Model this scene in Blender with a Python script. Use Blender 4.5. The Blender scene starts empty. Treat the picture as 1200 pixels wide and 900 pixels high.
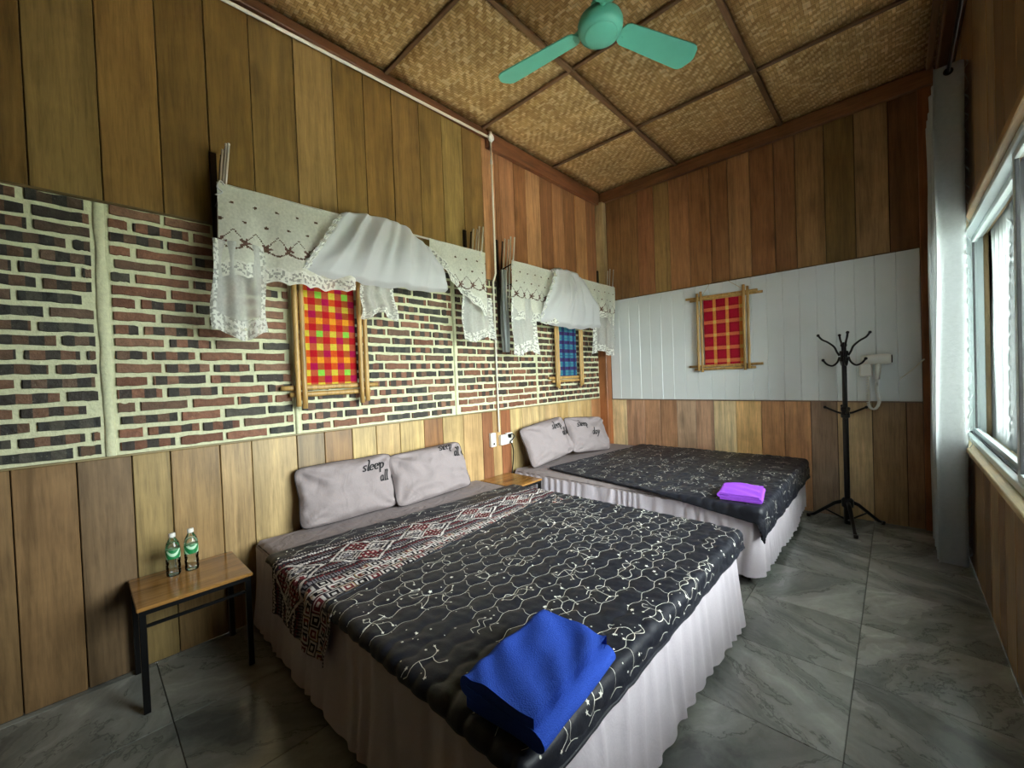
import bpy, math, random
from math import sin, cos, pi, sqrt, hypot, floor, radians as R
from mathutils import Vector, Matrix, noise
random.seed(7)
scn = bpy.context.scene
COL = scn.collection

# ------------------------------------------------------------ camera, world, light, exposure
cam_d = bpy.data.cameras.new('camera'); cam = bpy.data.objects.new('camera', cam_d); COL.objects.link(cam)
cam_d.sensor_width = 36.0; cam_d.lens = 36.0 * 478.435 / 1200; cam_d.clip_start = 0.02
rt = Vector((0.72844, 0.68402, -0.03859)); dn = Vector((-0.01658, -0.03872, -0.99911)); fw = Vector((-0.68491, 0.72843, -0.01687))
m = Matrix.Identity(4)
for i in range(3):
    m[i][0] = rt[i]; m[i][1] = -dn[i]; m[i][2] = -fw[i]
m.translation = Vector((0, 0, 1.5)); cam.matrix_world = m
scn.camera = cam

world = bpy.data.worlds.new('sky'); scn.world = world; world.use_nodes = True
bg = world.node_tree.nodes['Background']
bg.inputs[0].default_value = (0.93, 0.97, 1.0, 1); bg.inputs[1].default_value = 4.0

WY0, WY1, WZ0, WZ1 = 1.00, 4.84, 0.90, 2.47          # window opening in the right wall
pl = bpy.data.lights.new('window_portal', 'AREA'); pl.shape = 'RECTANGLE'; pl.size = WY1 - WY0; pl.size_y = WZ1 - WZ0
plo = bpy.data.objects.new('window_portal', pl); COL.objects.link(plo)
plo.location = (0.52, (WY0 + WY1) / 2, (WZ0 + WZ1) / 2)
plo.rotation_euler = Matrix(((0, 0, 1), (1, 0, 0), (0, 1, 0))).to_euler()
pl.cycles.is_portal = True

vs = scn.view_settings
scn.display_settings.display_device = 'sRGB'
vs.view_transform = 'Standard'; vs.look = 'None'; vs.gamma = 1.0; vs.use_curve_mapping = False
vs.exposure = 2.75
scn.cycles.max_bounces = 10; scn.cycles.diffuse_bounces = 6; scn.cycles.transparent_max_bounces = 16
scn.cycles.sample_clamp_indirect = 6.0

# ------------------------------------------------------------ helpers
def lin(r, g, b, a=1.0):
    f = lambda c: (c / 255) / 12.92 if c / 255 <= 0.04045 else ((c / 255 + 0.055) / 1.055) ** 2.4
    return (f(r), f(g), f(b), a)

def ns(x, y=0.0, z=0.0): return noise.noise(Vector((x, y, z)))

class NB:
    """small node builder"""
    def __init__(s, name):
        s.m = bpy.data.materials.new(name); s.m.use_nodes = True
        s.nt = s.m.node_tree; s.b = s.nt.nodes['Principled BSDF']; s.out = s.nt.nodes['Material Output']
    def put(s, sock, v):
        if hasattr(v, 'is_output') or isinstance(v, bpy.types.NodeSocket): s.nt.links.new(v, sock)
        elif v is not None:
            if isinstance(v, (int, float)) and hasattr(sock.default_value, '__len__'): v = [v] * len(sock.default_value)
            sock.default_value = v
    def n(s, t, out=0, props=None, **inp):
        nd = s.nt.nodes.new('ShaderNode' + t)
        for k, v in (props or {}).items(): setattr(nd, k, v)
        for k, v in inp.items():
            key = int(k[1:]) if k[0] == 'i' and k[1:].isdigit() else k.replace('_', ' ')
            s.put(nd.inputs[key], v)
        return nd.outputs[out]
    def ma(s, op, a, b=None, c=None):
        d = {'i0': a}
        if b is not None: d['i1'] = b
        if c is not None: d['i2'] = c
        return s.n('Math', props={'operation': op}, **d)
    def vm(s, op, a, b=None, out=0):
        d = {'i0': a}
        if b is not None: d['i1'] = b
        return s.n('VectorMath', out=out, props={'operation': op}, **d)
    def mix(s, f, a, b, mode='MIX'):
        nd = s.nt.nodes.new('ShaderNodeMix'); nd.data_type = 'RGBA'; nd.blend_type = mode
        s.put(nd.inputs[0], f); s.put(nd.inputs[6], a); s.put(nd.inputs[7], b)
        return nd.outputs[2]
    def ramp(s, f, stops):
        nd = s.nt.nodes.new('ShaderNodeValToRGB'); s.put(nd.inputs[0], f)
        el = nd.color_ramp.elements
        while len(el) < len(stops): el.new(0.5)
        for e, (p, c) in zip(el, stops):
            e.position = p; e.color = c if len(c) == 4 else (*c, 1)
        return nd.outputs[0]
    def noise(s, vec, scale=5, detail=3, rough=0.5, dist=0.0, out=0):
        return s.n('TexNoise', out=out, Vector=vec, Scale=scale, Detail=detail, Roughness=rough, Distortion=dist)
    def xyz(s, v):
        nd = s.nt.nodes.new('ShaderNodeSeparateXYZ'); s.put(nd.inputs[0], v); return nd.outputs
    def bump(s, h, strength=0.3, dist=0.01):
        s.put(s.b.inputs['Normal'], s.n('Bump', Height=h, Strength=strength, Distance=dist))
    def fin(s, color=None, rough=None, metal=None, spec=None, **kw):
        for k, v in (('Base Color', color), ('Roughness', rough), ('Metallic', metal), ('Specular IOR Level', spec)):
            if v is not None: s.put(s.b.inputs[k], v)
        for k, v in kw.items(): s.put(s.b.inputs[k.replace('_', ' ')], v)
        return s.m
def g4(v): return (v, v, v, 1)

# ------------------------------------------------------------ materials
def wood_mat(name, axis='z', rough=0.42, color=None, fine=1.0):
    b = NB(name)
    tc = b.n('TexCoord', out=3)
    oi = b.nt.nodes.new('ShaderNodeObjectInfo')
    off = b.vm('SCALE', (17.3, 9.1, 23.7)); 
    nd = b.nt.nodes[-1]; b.put(nd.inputs['Scale'], oi.outputs['Random'])
    sc = {'z': (13, 13, 0.85), 'y': (13, 0.85, 13), 'x': (0.85, 13, 13)}[axis]
    p = b.vm('ADD', tc, off)
    v = b.vm('MULTIPLY', p, tuple(k * fine for k in sc))
    n1 = b.noise(v, 1.0, 5, 0.55, 0.7)
    n2 = b.noise(b.vm('MULTIPLY', p, tuple(k * 5 * fine for k in sc)), 1.0, 5, 0.7, 0.3)
    n3 = b.noise(p, 2.6, 4, 0.6, 0.5)
    rings = b.ma('FRACT', b.ma('MULTIPLY', b.noise(b.vm('MULTIPLY', p, tuple(k * 0.33 for k in sc)), 1.0, 1, 0.4, 0.4), 9.0))
    vk = b.n('TexVoronoi', Vector=b.vm('MULTIPLY', p, {'z': (3.2, 3.2, 1.1), 'y': (3.2, 1.1, 3.2), 'x': (1.1, 3.2, 3.2)}[axis]), Scale=1.0)
    knot = b.ramp(vk, [(0.0, g4(0.42)), (0.10, g4(0.72)), (0.16, g4(1)), (1, g4(1))])
    base = oi.outputs['Color'] if color is None else color
    c = b.mix(1.0, base, b.ramp(n1, [(0.25, g4(0.62)), (0.5, g4(1.0)), (0.78, g4(1.32))]), 'MULTIPLY')
    c = b.mix(0.85, c, b.ramp(n2, [(0.32, g4(0.66)), (0.5, g4(0.98)), (0.68, g4(1.18))]), 'MULTIPLY')
    c = b.mix(0.6, c, b.ramp(n3, [(0.3, (0.70, 0.66, 0.60, 1)), (0.7, (1.22, 1.22, 1.16, 1))]), 'MULTIPLY')
    c = b.mix(0.22, c, b.ramp(rings, [(0, g4(0.78)), (0.25, g4(1.05)), (0.9, g4(1.05)), (1, g4(0.8))]), 'MULTIPLY')
    c = b.mix(0.8, c, knot, 'MULTIPLY')
    b.bump(n2, 0.12, 0.004)
    return b.fin(c, b.ma('MULTIPLY_ADD', n1, 0.18, rough - 0.09), spec=0.45)

M = {}
M['plank'] = wood_mat('plank_wood', 'z', 0.40)
M['wood_y'] = wood_mat('trim_wood_along', 'y', 0.45)
M['wood_x'] = wood_mat('trim_wood_across', 'x', 0.45)
M['table_top'] = wood_mat('varnished_table_wood', 'y', 0.16, lin(152, 110, 60))
def plain(name, col, rough=0.5, metal=0.0, spec=0.5, bump=None, var=0.0):
    b = NB(name); c = col
    if var or bump:
        tc = b.n('TexCoord', out=3); nz = b.noise(tc, bump[0] if bump else 8, 4, 0.6)
        if var: c = b.mix(1.0, col, b.ramp(nz, [(0.25, g4(1 - var)), (0.75, g4(1 + var))]), 'MULTIPLY')
        if bump: b.bump(nz, bump[1], 0.01)
    return b.fin(c, rough, metal, spec)
M['dark_gap'] = plain('dark_backing', lin(34, 24, 14), 0.8)
M['mortar'] = plain('cream_mortar', lin(212, 212, 176), 0.85, bump=(45, 0.6), var=0.10)
M['black_metal'] = plain('black_painted_metal', lin(18, 18, 19), 0.3, 0.2, var=0.05)
M['chrome'] = plain('chrome_bar', lin(238, 235, 226), 0.25, 0.35)
M['dark_metal'] = plain('dark_bracket_metal', lin(52, 46, 40), 0.35, 0.7)
M['white_plastic'] = plain('white_plastic', lin(228, 226, 218), 0.35, var=0.02)
M['conduit'] = plain('cream_conduit_plastic', lin(242, 236, 220), 0.4, var=0.04)
M['fan'] = plain('mint_painted_metal', lin(112, 206, 180), 0.38, 0.0, var=0.04)
def cotton(name, col, k=.55):
    b = NB(name); tc = b.n('TexCoord', out=3); fine = b.noise(tc, 160, 3); wr = b.noise(tc, 7, 3, .5, 1.6)
    h = b.ma('ADD', b.ma('MULTIPLY', wr, 1.0), b.ma('MULTIPLY', fine, .04)); b.bump(h, k, .02)
    return b.fin(b.mix(1.0, col, b.ramp(fine, [(.25, g4(.95)), (.75, g4(1.05))]), 'MULTIPLY'), .9, spec=.15)
M['sheet'] = cotton('grey_cotton', lin(146, 135, 135)); M['skirt'] = cotton('grey_skirt_cotton', lin(206, 198, 206), .14)
M['piping'] = plain('dark_piping', lin(48, 42, 44), 0.8)
M['mattress'] = plain('maroon_mattress_cloth', lin(92, 38, 36), 0.85, var=0.08)
M['quilt'] = plain('black_quilt_cotton', lin(31, 33, 42), 0.5, bump=(120, 0.12), var=0.15, spec=0.4)
M['print'] = plain('cream_print', lin(226, 224, 212), 0.6, var=0.08)
M['text'] = plain('black_print', lin(24, 22, 24), 0.8)
M['blue_towel'] = plain('blue_terry', lin(50, 82, 182), 0.95, bump=(260, 0.5), var=0.12, spec=0.1)
M['purple_towel'] = plain('purple_terry', lin(158, 84, 222), 0.95, bump=(260, 0.5), var=0.12, spec=0.1)
M['alu'] = plain('white_aluminium', lin(196, 206, 206), 0.35, 0.3, var=0.03)
M['rubber'] = plain('dark_gasket', lin(30, 32, 33), 0.6)
M['curtain'] = plain('pale_grey_curtain', lin(196, 202, 200), 0.85, bump=(60, 0.25), var=0.05, spec=0.15)
b = NB('pale_grey_curtain_cloth'); tc = b.n('TexCoord', out=3); nz = b.noise(tc, 40, 4, 0.6); b.bump(nz, 0.3, 0.01)
cc = b.mix(1.0, lin(172, 178, 178), b.ramp(nz, [(0.25, g4(0.93)), (0.75, g4(1.05))]), 'MULTIPLY'); b.fin(cc, 0.85, spec=0.15)
b.nt.links.new(b.n('MixShader', Fac=0.22, i1=b.b.outputs[0], i2=b.n('BsdfTranslucent', Color=cc)), b.out.inputs[0]); M['curtain'] = b.m
M['bamboo'] = wood_mat('bamboo_pole', 'z', 0.4, lin(190, 152, 92), 1.6)
M['net'] = None
# white pvc panel
b = NB('white_pvc_panel'); tc = b.n('TexCoord', out=3)
M['pvc'] = b.fin(b.mix(1.0, lin(226, 232, 234), b.ramp(b.noise(tc, 2.0, 3), [(0.3, g4(0.95)), (0.7, g4(1.03))]), 'MULTIPLY'), 0.22, spec=0.5)
# bricks
def brick_mat(name, far=False):
    b = NB(name); pos = b.n('NewGeometry'); tc = b.n('TexCoord', out=3)
    oi = b.nt.nodes.new('ShaderNodeObjectInfo')
    x, y, z = b.xyz(pos)
    row = b.ma('FLOOR', b.ma('MULTIPLY', b.ma('SUBTRACT', z, 1.173), 19 / 1.325))
    cell = b.ma('FLOOR', b.ma('MULTIPLY', y, 20.0 if not far else 17.0))
    par = b.ma('MODULO', b.ma('ADD', b.ma('ABSOLUTE', cell), row), 2.0)
    wn = b.n('TexWhiteNoise', out=0, props={'noise_dimensions': '2D'}, Vector=b.n('CombineXYZ', X=cell, Y=row))
    st = b.ma('MULTIPLY', b.ma('GREATER_THAN', b.ma('ADD', b.ma('MULTIPLY', par, 0.55), b.ma('MULTIPLY', wn, 0.55)), 0.5), 0.9)
    if far:
        cl = b.ma('FLOOR', b.ma('MULTIPLY', y, 4.4))
        w2 = b.n('TexWhiteNoise', out=0, props={'noise_dimensions': '2D'}, Vector=b.n('CombineXYZ', X=cl, Y=row))
        base = b.mix(w2, lin(84, 58, 44), lin(132, 92, 70)); stripe = b.ma('MULTIPLY', st, 0.85)
    else:
        base = oi.outputs['Color']; stripe = b.ma('MULTIPLY', st, oi.outputs['Alpha'])
    n1 = b.noise(pos, 28, 5, 0.65); n2 = b.noise(pos, 90, 3, 0.6)
    c = b.mix(stripe, base, lin(46, 46, 42))
    c = b.mix(1.0, c, b.ramp(n1, [(0.25, g4(0.6)), (0.5, g4(1)), (0.8, g4(1.45))]), 'MULTIPLY')
    c = b.mix(b.ramp(n2, [(0.66, g4(0)), (0.74, g4(0.35))]), c, lin(190, 186, 150))
    b.bump(n1, 0.7, 0.012)
    return b.fin(c, 0.6, spec=0.35)
M['brick'] = brick_mat('painted_brick'); M['brick_far'] = brick_mat('painted_brick_small', True)
# woven bamboo ceiling
b = NB('woven_bamboo'); pos = b.n('NewGeometry'); x, y, z = b.xyz(pos)
wob = b.ma('MULTIPLY', b.ma('SUBTRACT', b.noise(pos, 2.2, 2), 0.5), 0.045)
xs = b.ma('MULTIPLY', b.ma('ADD', x, wob), 46.0); ys = b.ma('MULTIPLY', b.ma('ADD', y, wob), 46.0)
ix = b.ma('FLOOR', xs); iy = b.ma('FLOOR', ys)
t4 = b.ma('FLOORED_MODULO', b.ma('ADD', ix, iy), 4.0)
over = b.ma('LESS_THAN', t4, 1.9)
fx = b.ma('ABSOLUTE', b.ma('SUBTRACT', b.ma('FRACT', xs), 0.5)); fy = b.ma('ABSOLUTE', b.ma('SUBTRACT', b.ma('FRACT', ys), 0.5))
ra = b.n('TexWhiteNoise', out=0, props={'noise_dimensions': '2D'}, Vector=b.n('CombineXYZ', X=ix, Y=b.ma('FLOOR', b.ma('MULTIPLY', iy, 0.06))))
rb = b.n('TexWhiteNoise', out=0, props={'noise_dimensions': '2D'}, Vector=b.n('CombineXYZ', X=b.ma('FLOOR', b.ma('MULTIPLY', ix, 0.06)), Y=iy))
ca = b.mix(ra, lin(196, 156, 98), lin(236, 204, 146)); cb = b.mix(rb, lin(178, 138, 80), lin(216, 178, 116))
c = b.mix(over, cb, ca)
edge = b.ma('ADD', b.ma('MULTIPLY', over, fx), b.ma('MULTIPLY', b.ma('SUBTRACT', 1.0, over), fy))
c = b.mix(b.ramp(edge, [(0.36, g4(0)), (0.5, g4(0.75))]), c, lin(92, 58, 24))
c = b.mix(0.7, c, b.ramp(b.noise(pos, 3.0, 4, 0.6), [(0.3, g4(0.72)), (0.7, g4(1.12))]), 'MULTIPLY')
spk = b.n('TexWhiteNoise', out=0, props={'noise_dimensions': '2D'}, Vector=b.n('CombineXYZ', X=b.ma('FLOOR', b.ma('MULTIPLY', ix, 0.5)), Y=iy))
c = b.mix(b.ma('MULTIPLY', b.ma('GREATER_THAN', spk, 0.90), 0.5), c, lin(244, 222, 170))
b.bump(b.ma('SUBTRACT', 1.0, edge), 0.6, 0.006)
M['weave'] = b.fin(c, 0.55, spec=0.3)
# floor tile
b = NB('grey_slate_marble_tile'); tc = b.n('TexCoord', out=3); oi = b.nt.nodes.new('ShaderNodeObjectInfo')
rot = b.n('VectorRotate', Vector=tc, Angle=b.ma('MULTIPLY', b.ma('FLOOR', b.ma('MULTIPLY', oi.outputs['Random'], 4)), pi / 2))
p = b.vm('ADD', rot, b.n('CombineXYZ', X=b.ma('MULTIPLY', oi.outputs['Random'], 31.0), Y=b.ma('MULTIPLY', oi.outputs['Random'], 57.0)))
pr = b.vm('MULTIPLY', b.n('VectorRotate', Vector=p, Angle=0.55), (1.4, 4.2, 1))
wp = b.vm('ADD', pr, b.vm('MULTIPLY', b.vm('SUBTRACT', b.noise(p, 2.4, 5, 0.6, out=1), (.5, .5, .5)), (1.1, 1.1, 0)))
n1 = b.noise(wp, 1.0, 6, 0.6, 0.5); n2 = b.noise(p, 4.5, 6, 0.65, 0.8); n3 = b.noise(wp, 2.6, 7, 0.7, 0.8)
vc = b.n('TexVoronoi', out=1, props={'distance': 'MANHATTAN'}, Vector=wp, Scale=.8)
c = b.ramp(n1, [(0.28, lin(98, 102, 99)), (0.45, lin(136, 139, 134)), (0.6, lin(158, 161, 155)), (0.78, lin(188, 190, 184))])
c = b.mix(0.6, c, b.ramp(vc, [(0.15, g4(0.68)), (0.5, g4(1.0)), (0.85, g4(1.14))]), 'MULTIPLY')
c = b.mix(0.55, c, b.ramp(n2, [(0.3, g4(0.72)), (0.68, g4(1.16))]), 'MULTIPLY')
c = b.mix(b.ramp(n3, [(0.52, g4(0)), (0.75, g4(0.30))]), c, lin(126, 118, 100))
vein = b.ma('ABSOLUTE', b.ma('SUBTRACT', n1, 0.48))
c = b.mix(b.ramp(vein, [(0.0, g4(0.55)), (0.012, g4(0.0))]), c, lin(66, 68, 64))
M['tile'] = b.fin(c, b.ma('MULTIPLY_ADD', n2, 0.16, 0.10), spec=0.5)
M['grout'] = plain('grey_grout', lin(84, 84, 80), 0.8)
# printed cloth: colour and opacity of each woven cell come from the mesh
def cloth(name, opac=True, transl=0.35, rough=0.9):
    b = NB(name); at = b.nt.nodes.new('ShaderNodeVertexColor'); at.layer_name = 'weave'
    tc = b.n('TexCoord', out=3)
    c = b.mix(1.0, at.outputs[0], b.ramp(b.noise(tc, 70, 3), [(0.3, g4(0.88)), (0.7, g4(1.08))]), 'MULTIPLY')
    b.fin(c, rough, spec=0.12)
    if opac:
        tr = b.n('BsdfTranslucent', Color=c); tp = b.n('BsdfTransparent')
        m1 = b.n('MixShader', Fac=transl, i1=b.b.outputs[0], i2=tr)
        m2 = b.n('MixShader', Fac=at.outputs[1], i1=tp, i2=m1)
        b.nt.links.new(m2, b.out.inputs[0])
    return b.m
M['lace'] = cloth('lace_netting'); M['woven'] = cloth('woven_print_cloth', False)
b = NB('white_gathered_netting'); b.fin(lin(226, 226, 230), 0.9, spec=0.1)
m1 = b.n('MixShader', Fac=0.35, i1=b.b.outputs[0], i2=b.n('BsdfTranslucent', Color=lin(226, 226, 230)))
b.nt.links.new(b.n('MixShader', Fac=0.93, i1=b.n('BsdfTransparent'), i2=m1), b.out.inputs[0]); M['net'] = b.m
# glass
def thin_glass(name, tint, rough=0.0, base=0.04):
    b = NB(name)
    fr = b.n('Fresnel', IOR=1.45)
    sh = b.n('MixShader', Fac=fr, i1=b.n('BsdfTransparent', Color=tint), i2=b.n('BsdfGlossy', Color=(1, 1, 1, 1), Roughness=rough))
    b.nt.links.new(sh, b.out.inputs[0]); return b.m
M['glass'] = thin_glass('window_glass', (0.94, 0.97, 0.95, 1))
M['bottle'] = thin_glass('clear_bottle_plastic', (0.93, 0.96, 0.95, 1), 0.05)
M['water'] = thin_glass('drinking_water', (0.97, 0.985, 0.98, 1), 0.02)
b = NB('green_bottle_label'); tc = b.n('TexCoord', out=3); x, y, z = b.xyz(tc)
st = b.n('TexWave', out=1, Vector=b.n('VectorRotate', Vector=tc, Angle=0.5, props={'rotation_type': 'Y_AXIS'}), Scale=14.0, Distortion=1.5)
M['label'] = b.fin(b.mix(b.ramp(st, [(0.62, g4(0)), (0.75, g4(1))]), lin(30, 128, 72), lin(190, 226, 196)), 0.35)
# outdoors
b = NB('lawn_grass'); pos = b.n('NewGeometry'); M['grass'] = b.fin(b.ramp(b.noise(pos, 1.5, 6, 0.7), [(0.3, lin(44, 66, 20)), (0.7, lin(64, 90, 30))]), 0.9)
M['path'] = plain('pale_bounce_concrete', lin(206, 202, 190), 0.8, var=0.06, bump=(8, 0.2))  # terrace colour, kept pale to throw daylight back indoors
M['house_wall'] = plain('orange_house_wall', lin(112, 60, 40), 0.8, var=0.08, bump=(6, 0.2))
M['house_pale'] = plain('pale_house_wall', lin(120, 118, 112), 0.8, var=0.05, bump=(6, 0.2))
M['roof'] = plain('grey_roof', lin(70, 74, 80), 0.5, var=0.08)

# ------------------------------------------------------------ mesh building
class MB:
    def __init__(s): s.v = []; s.f = []; s.col = None
    def add(s, vs, fs):
        o = len(s.v); s.v += [tuple(p) for p in vs]; s.f += [tuple(i + o for i in f) for f in fs]; return s
    def box(s, x0, x1, y0, y1, z0, z1):
        return s.add([(x0, y0, z0), (x1, y0, z0), (x1, y1, z0), (x0, y1, z0), (x0, y0, z1), (x1, y0, z1), (x1, y1, z1), (x0, y1, z1)],
                     [(0, 3, 2, 1), (4, 5, 6, 7), (0, 1, 5, 4), (1, 2, 6, 5), (2, 3, 7, 6), (3, 0, 4, 7)])
    def cbox(s, x0, x1, y0, y1, z0, z1, c=0.004):
        """box with all edges chamfered"""
        X = (x0, x1); Y = (y0, y1); Z = (z0, z1); vs = []; ix = {}
        for i in (0, 1):
            for j in (0, 1):
                for k in (0, 1):
                    sx, sy, sz = (c if i == 0 else -c), (c if j == 0 else -c), (c if k == 0 else -c)
                    for a, p in (('x', (X[i], Y[j] + sy, Z[k] + sz)), ('y', (X[i] + sx, Y[j], Z[k] + sz)), ('z', (X[i] + sx, Y[j] + sy, Z[k]))):
                        ix[(i, j, k, a)] = len(vs); vs.append(p)
        fs = []
        g = lambda *a: ix[a]
        for i in (0, 1): fs.append([g(i, 0, 0, 'x'), g(i, 1, 0, 'x'), g(i, 1, 1, 'x'), g(i, 0, 1, 'x')][::1 if i else -1])
        for j in (0, 1): fs.append([g(0, j, 0, 'y'), g(0, j, 1, 'y'), g(1, j, 1, 'y'), g(1, j, 0, 'y')][::1 if j else -1])
        for k in (0, 1): fs.append([g(0, 0, k, 'z'), g(1, 0, k, 'z'), g(1, 1, k, 'z'), g(0, 1, k, 'z')][::1 if k else -1])
        for i in (0, 1):
            for j in (0, 1): fs.append([g(i, j, 0, 'x'), g(i, j, 0, 'y'), g(i, j, 1, 'y'), g(i, j, 1, 'x')][::1 if i == j else -1])
        for i in (0, 1):
            for k in (0, 1): fs.append([g(i, 0, k, 'x'), g(i, 1, k, 'x'), g(i, 1, k, 'z'), g(i, 0, k, 'z')][::1 if i == k else -1])
        for j in (0, 1):
            for k in (0, 1): fs.append([g(0, j, k, 'y'), g(1, j, k, 'y'), g(1, j, k, 'z'), g(0, j, k, 'z')][::-1 if j == k else 1])
        for i in (0, 1):
            for j in (0, 1):
                for k in (0, 1): fs.append([g(i, j, k, 'x'), g(i, j, k, 'y'), g(i, j, k, 'z')][::1 if (i + j + k) % 2 else -1])
        return s.add(vs, fs)
    def tube(s, path, rad, n=10, caps=True):
        P = [Vector(p) for p in path]; rs = rad if isinstance(rad, (list, tuple)) else [rad] * len(P)
        t0 = (P[1] - P[0]).normalized(); u = t0.orthogonal().normalized(); vs = []; fs = []
        for i, p in enumerate(P):
            t = (P[min(i + 1, len(P) - 1)] - P[max(i - 1, 0)]).normalized()
            u = (u - t * u.dot(t)).normalized(); w = t.cross(u)
            for k in range(n):
                a = 2 * pi * k / n; vs.append(p + (u * cos(a) + w * sin(a)) * rs[i])
        for i in range(len(P) - 1):
            for k in range(n): fs.append((i * n + k, i * n + (k + 1) % n, (i + 1) * n + (k + 1) % n, (i + 1) * n + k))
        if caps: fs += [tuple(range(n))[::-1], tuple((len(P) - 1) * n + k for k in range(n))]
        return s.add(vs, fs)
    def lathe(s, prof, c=(0, 0, 0), n=24, axis='z'):
        vs = []; fs = []
        for r, h in prof:
            for k in range(n):
                a = 2 * pi * k / n; q = (r * cos(a), r * sin(a), h)
                if axis == 'x': q = (q[2], q[0], q[1])
                if axis == 'y': q = (q[1], q[2], q[0])
                vs.append((c[0] + q[0], c[1] + q[1], c[2] + q[2]))
        for i in range(len(prof) - 1):
            for k in range(n): fs.append((i * n + k, i * n + (k + 1) % n, (i + 1) * n + (k + 1) % n, (i + 1) * n + k))
        fs += [tuple(range(n))[::-1], tuple((len(prof) - 1) * n + k for k in range(n))]
        return s.add(vs, fs)
    def ball(s, c, r, n=10, m=6):
        return s.lathe([(r * sin(max(0.05, min(pi - 0.05, pi * i / m))), -r * cos(pi * i / m)) for i in range(m + 1)], c, n)
    def grid(s, fn, nu, nv, colfn=None):
        vs = [fn(i / nu, j / nv) for j in range(nv + 1) for i in range(nu + 1)]
        fs = [(j * (nu + 1) + i, j * (nu + 1) + i + 1, (j + 1) * (nu + 1) + i + 1, (j + 1) * (nu + 1) + i) for j in range(nv) for i in range(nu)]
        if colfn:
            s.col = (s.col or []) + [colfn((i + 0.5) / nu, (j + 0.5) / nv) for j in range(nv) for i in range(nu)]
        return s.add(vs, fs)
    def build(s, name, mat, parent=None, smooth=False, color=None, loc=None):
        me = bpy.data.meshes.new(name)
        vs = s.v
        if loc is not None: vs = [(p[0] - loc[0], p[1] - loc[1], p[2] - loc[2]) for p in vs]
        me.from_pydata(vs, [], s.f); me.update()
        if s.col:
            ca = me.color_attributes.new('weave', 'FLOAT_COLOR', 'CORNER'); flat = []
            for pgn, c in zip(me.polygons, s.col): flat += list(c if len(c) == 4 else (*c, 1)) * pgn.loop_total
            ca.data.foreach_set('color', flat)
        me.materials.append(M[mat])
        if smooth: me.polygons.foreach_set('use_smooth', [True] * len(me.polygons))
        o = bpy.data.objects.new(name, me); COL.objects.link(o)
        if loc is not None: o.location = loc
        if color: o.color = color
        if parent is not None: put(o, parent)
        return o
def put(o, parent):
    o.parent = parent
    o.matrix_parent_inverse = wm(parent).inverted()
def wm(o):
    mm = o.matrix_basis.copy()
    return (wm(o.parent) @ o.matrix_parent_inverse @ mm) if o.parent else mm
def thing(name, label, cat, loc=(0, 0, 0), group=None):
    o = bpy.data.objects.new(name, None); o.empty_display_size = 0.05; COL.objects.link(o); o.location = loc
    return tag(o, label, cat, group)
def tag(o, label, cat, group=None):
    o['label'] = label; o['category'] = cat
    if group: o['group'] = group
    return o
def struct(o, label=None, cat=None):
    o['kind'] = 'structure'
    if label: o['label'] = label
    if cat: o['category'] = cat
    return o
def solid(o, t, off=-1):
    md = o.modifiers.new('thickness', 'SOLIDIFY'); md.thickness = t; md.offset = off; return o
def cat_rom(pts, k=6):
    P = [Vector(p) for p in pts]; out = []
    for i in range(len(P) - 1):
        a = P[max(i - 1, 0)]; b_ = P[i]; c_ = P[i + 1]; d = P[min(i + 2, len(P) - 1)]
        for j in range(k):
            t = j / k
            out.append(0.5 * ((2 * b_) + (c_ - a) * t + (2 * a - 5 * b_ + 4 * c_ - d) * t * t + (-a + 3 * b_ - 3 * c_ + d) * t ** 3))
    out.append(P[-1]); return out

# ------------------------------------------------------------ room shell
LX, RX, BY, FY, H = -3.01, 0.385, 5.12, -1.5, 4.0
def jit(c, s=0.10):
    k = 1 + random.uniform(-s, s); return (min(1, c[0] * k * random.uniform(0.97, 1.03)), min(1, c[1] * k), min(1, c[2] * k * random.uniform(0.94, 1.06)), 1)
def shade(rgb, s=0.10):
    m_ = sum(rgb) / 3; return jit(lin(*[m_ + (c - m_) * k for c, k in zip(rgb, (.72, .90, .82))]), s)

floor_o = struct(MB().box(LX - .1, RX + .12, FY - .1, BY + .12, -.12, -.008).build('floor', 'grout'), 'grey veined stone-look tiled floor with thin dark joints', 'floor')
T = 0.56
xj = [-0.168 + T * k for k in range(-6, 2)]; yj = [1.92 + T * k for k in range(-7, 7)]
tile_me = {}
for xa in xj:
    for ya in yj:
        x0, x1 = max(xa, LX + .0), min(xa + T, RX); y0, y1 = max(ya, FY), min(ya + T, BY)
        if x1 - x0 < .03 or y1 - y0 < .03 or xa + T < LX: continue
        key = (round(x1 - x0, 3), round(y1 - y0, 3)); hx, hy = key[0] / 2 - .0015, key[1] / 2 - .0015
        loc = ((x0 + x1) / 2, (y0 + y1) / 2, 0)
        if key not in tile_me:
            o = MB().cbox(-hx, hx, -hy, hy, -.008, 0, .0015).build('tile', 'tile'); tile_me[key] = o.data
        else:
            o = bpy.data.objects.new('tile', tile_me[key]); COL.objects.link(o)
        o.location = loc; o.parent = floor_o

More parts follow.
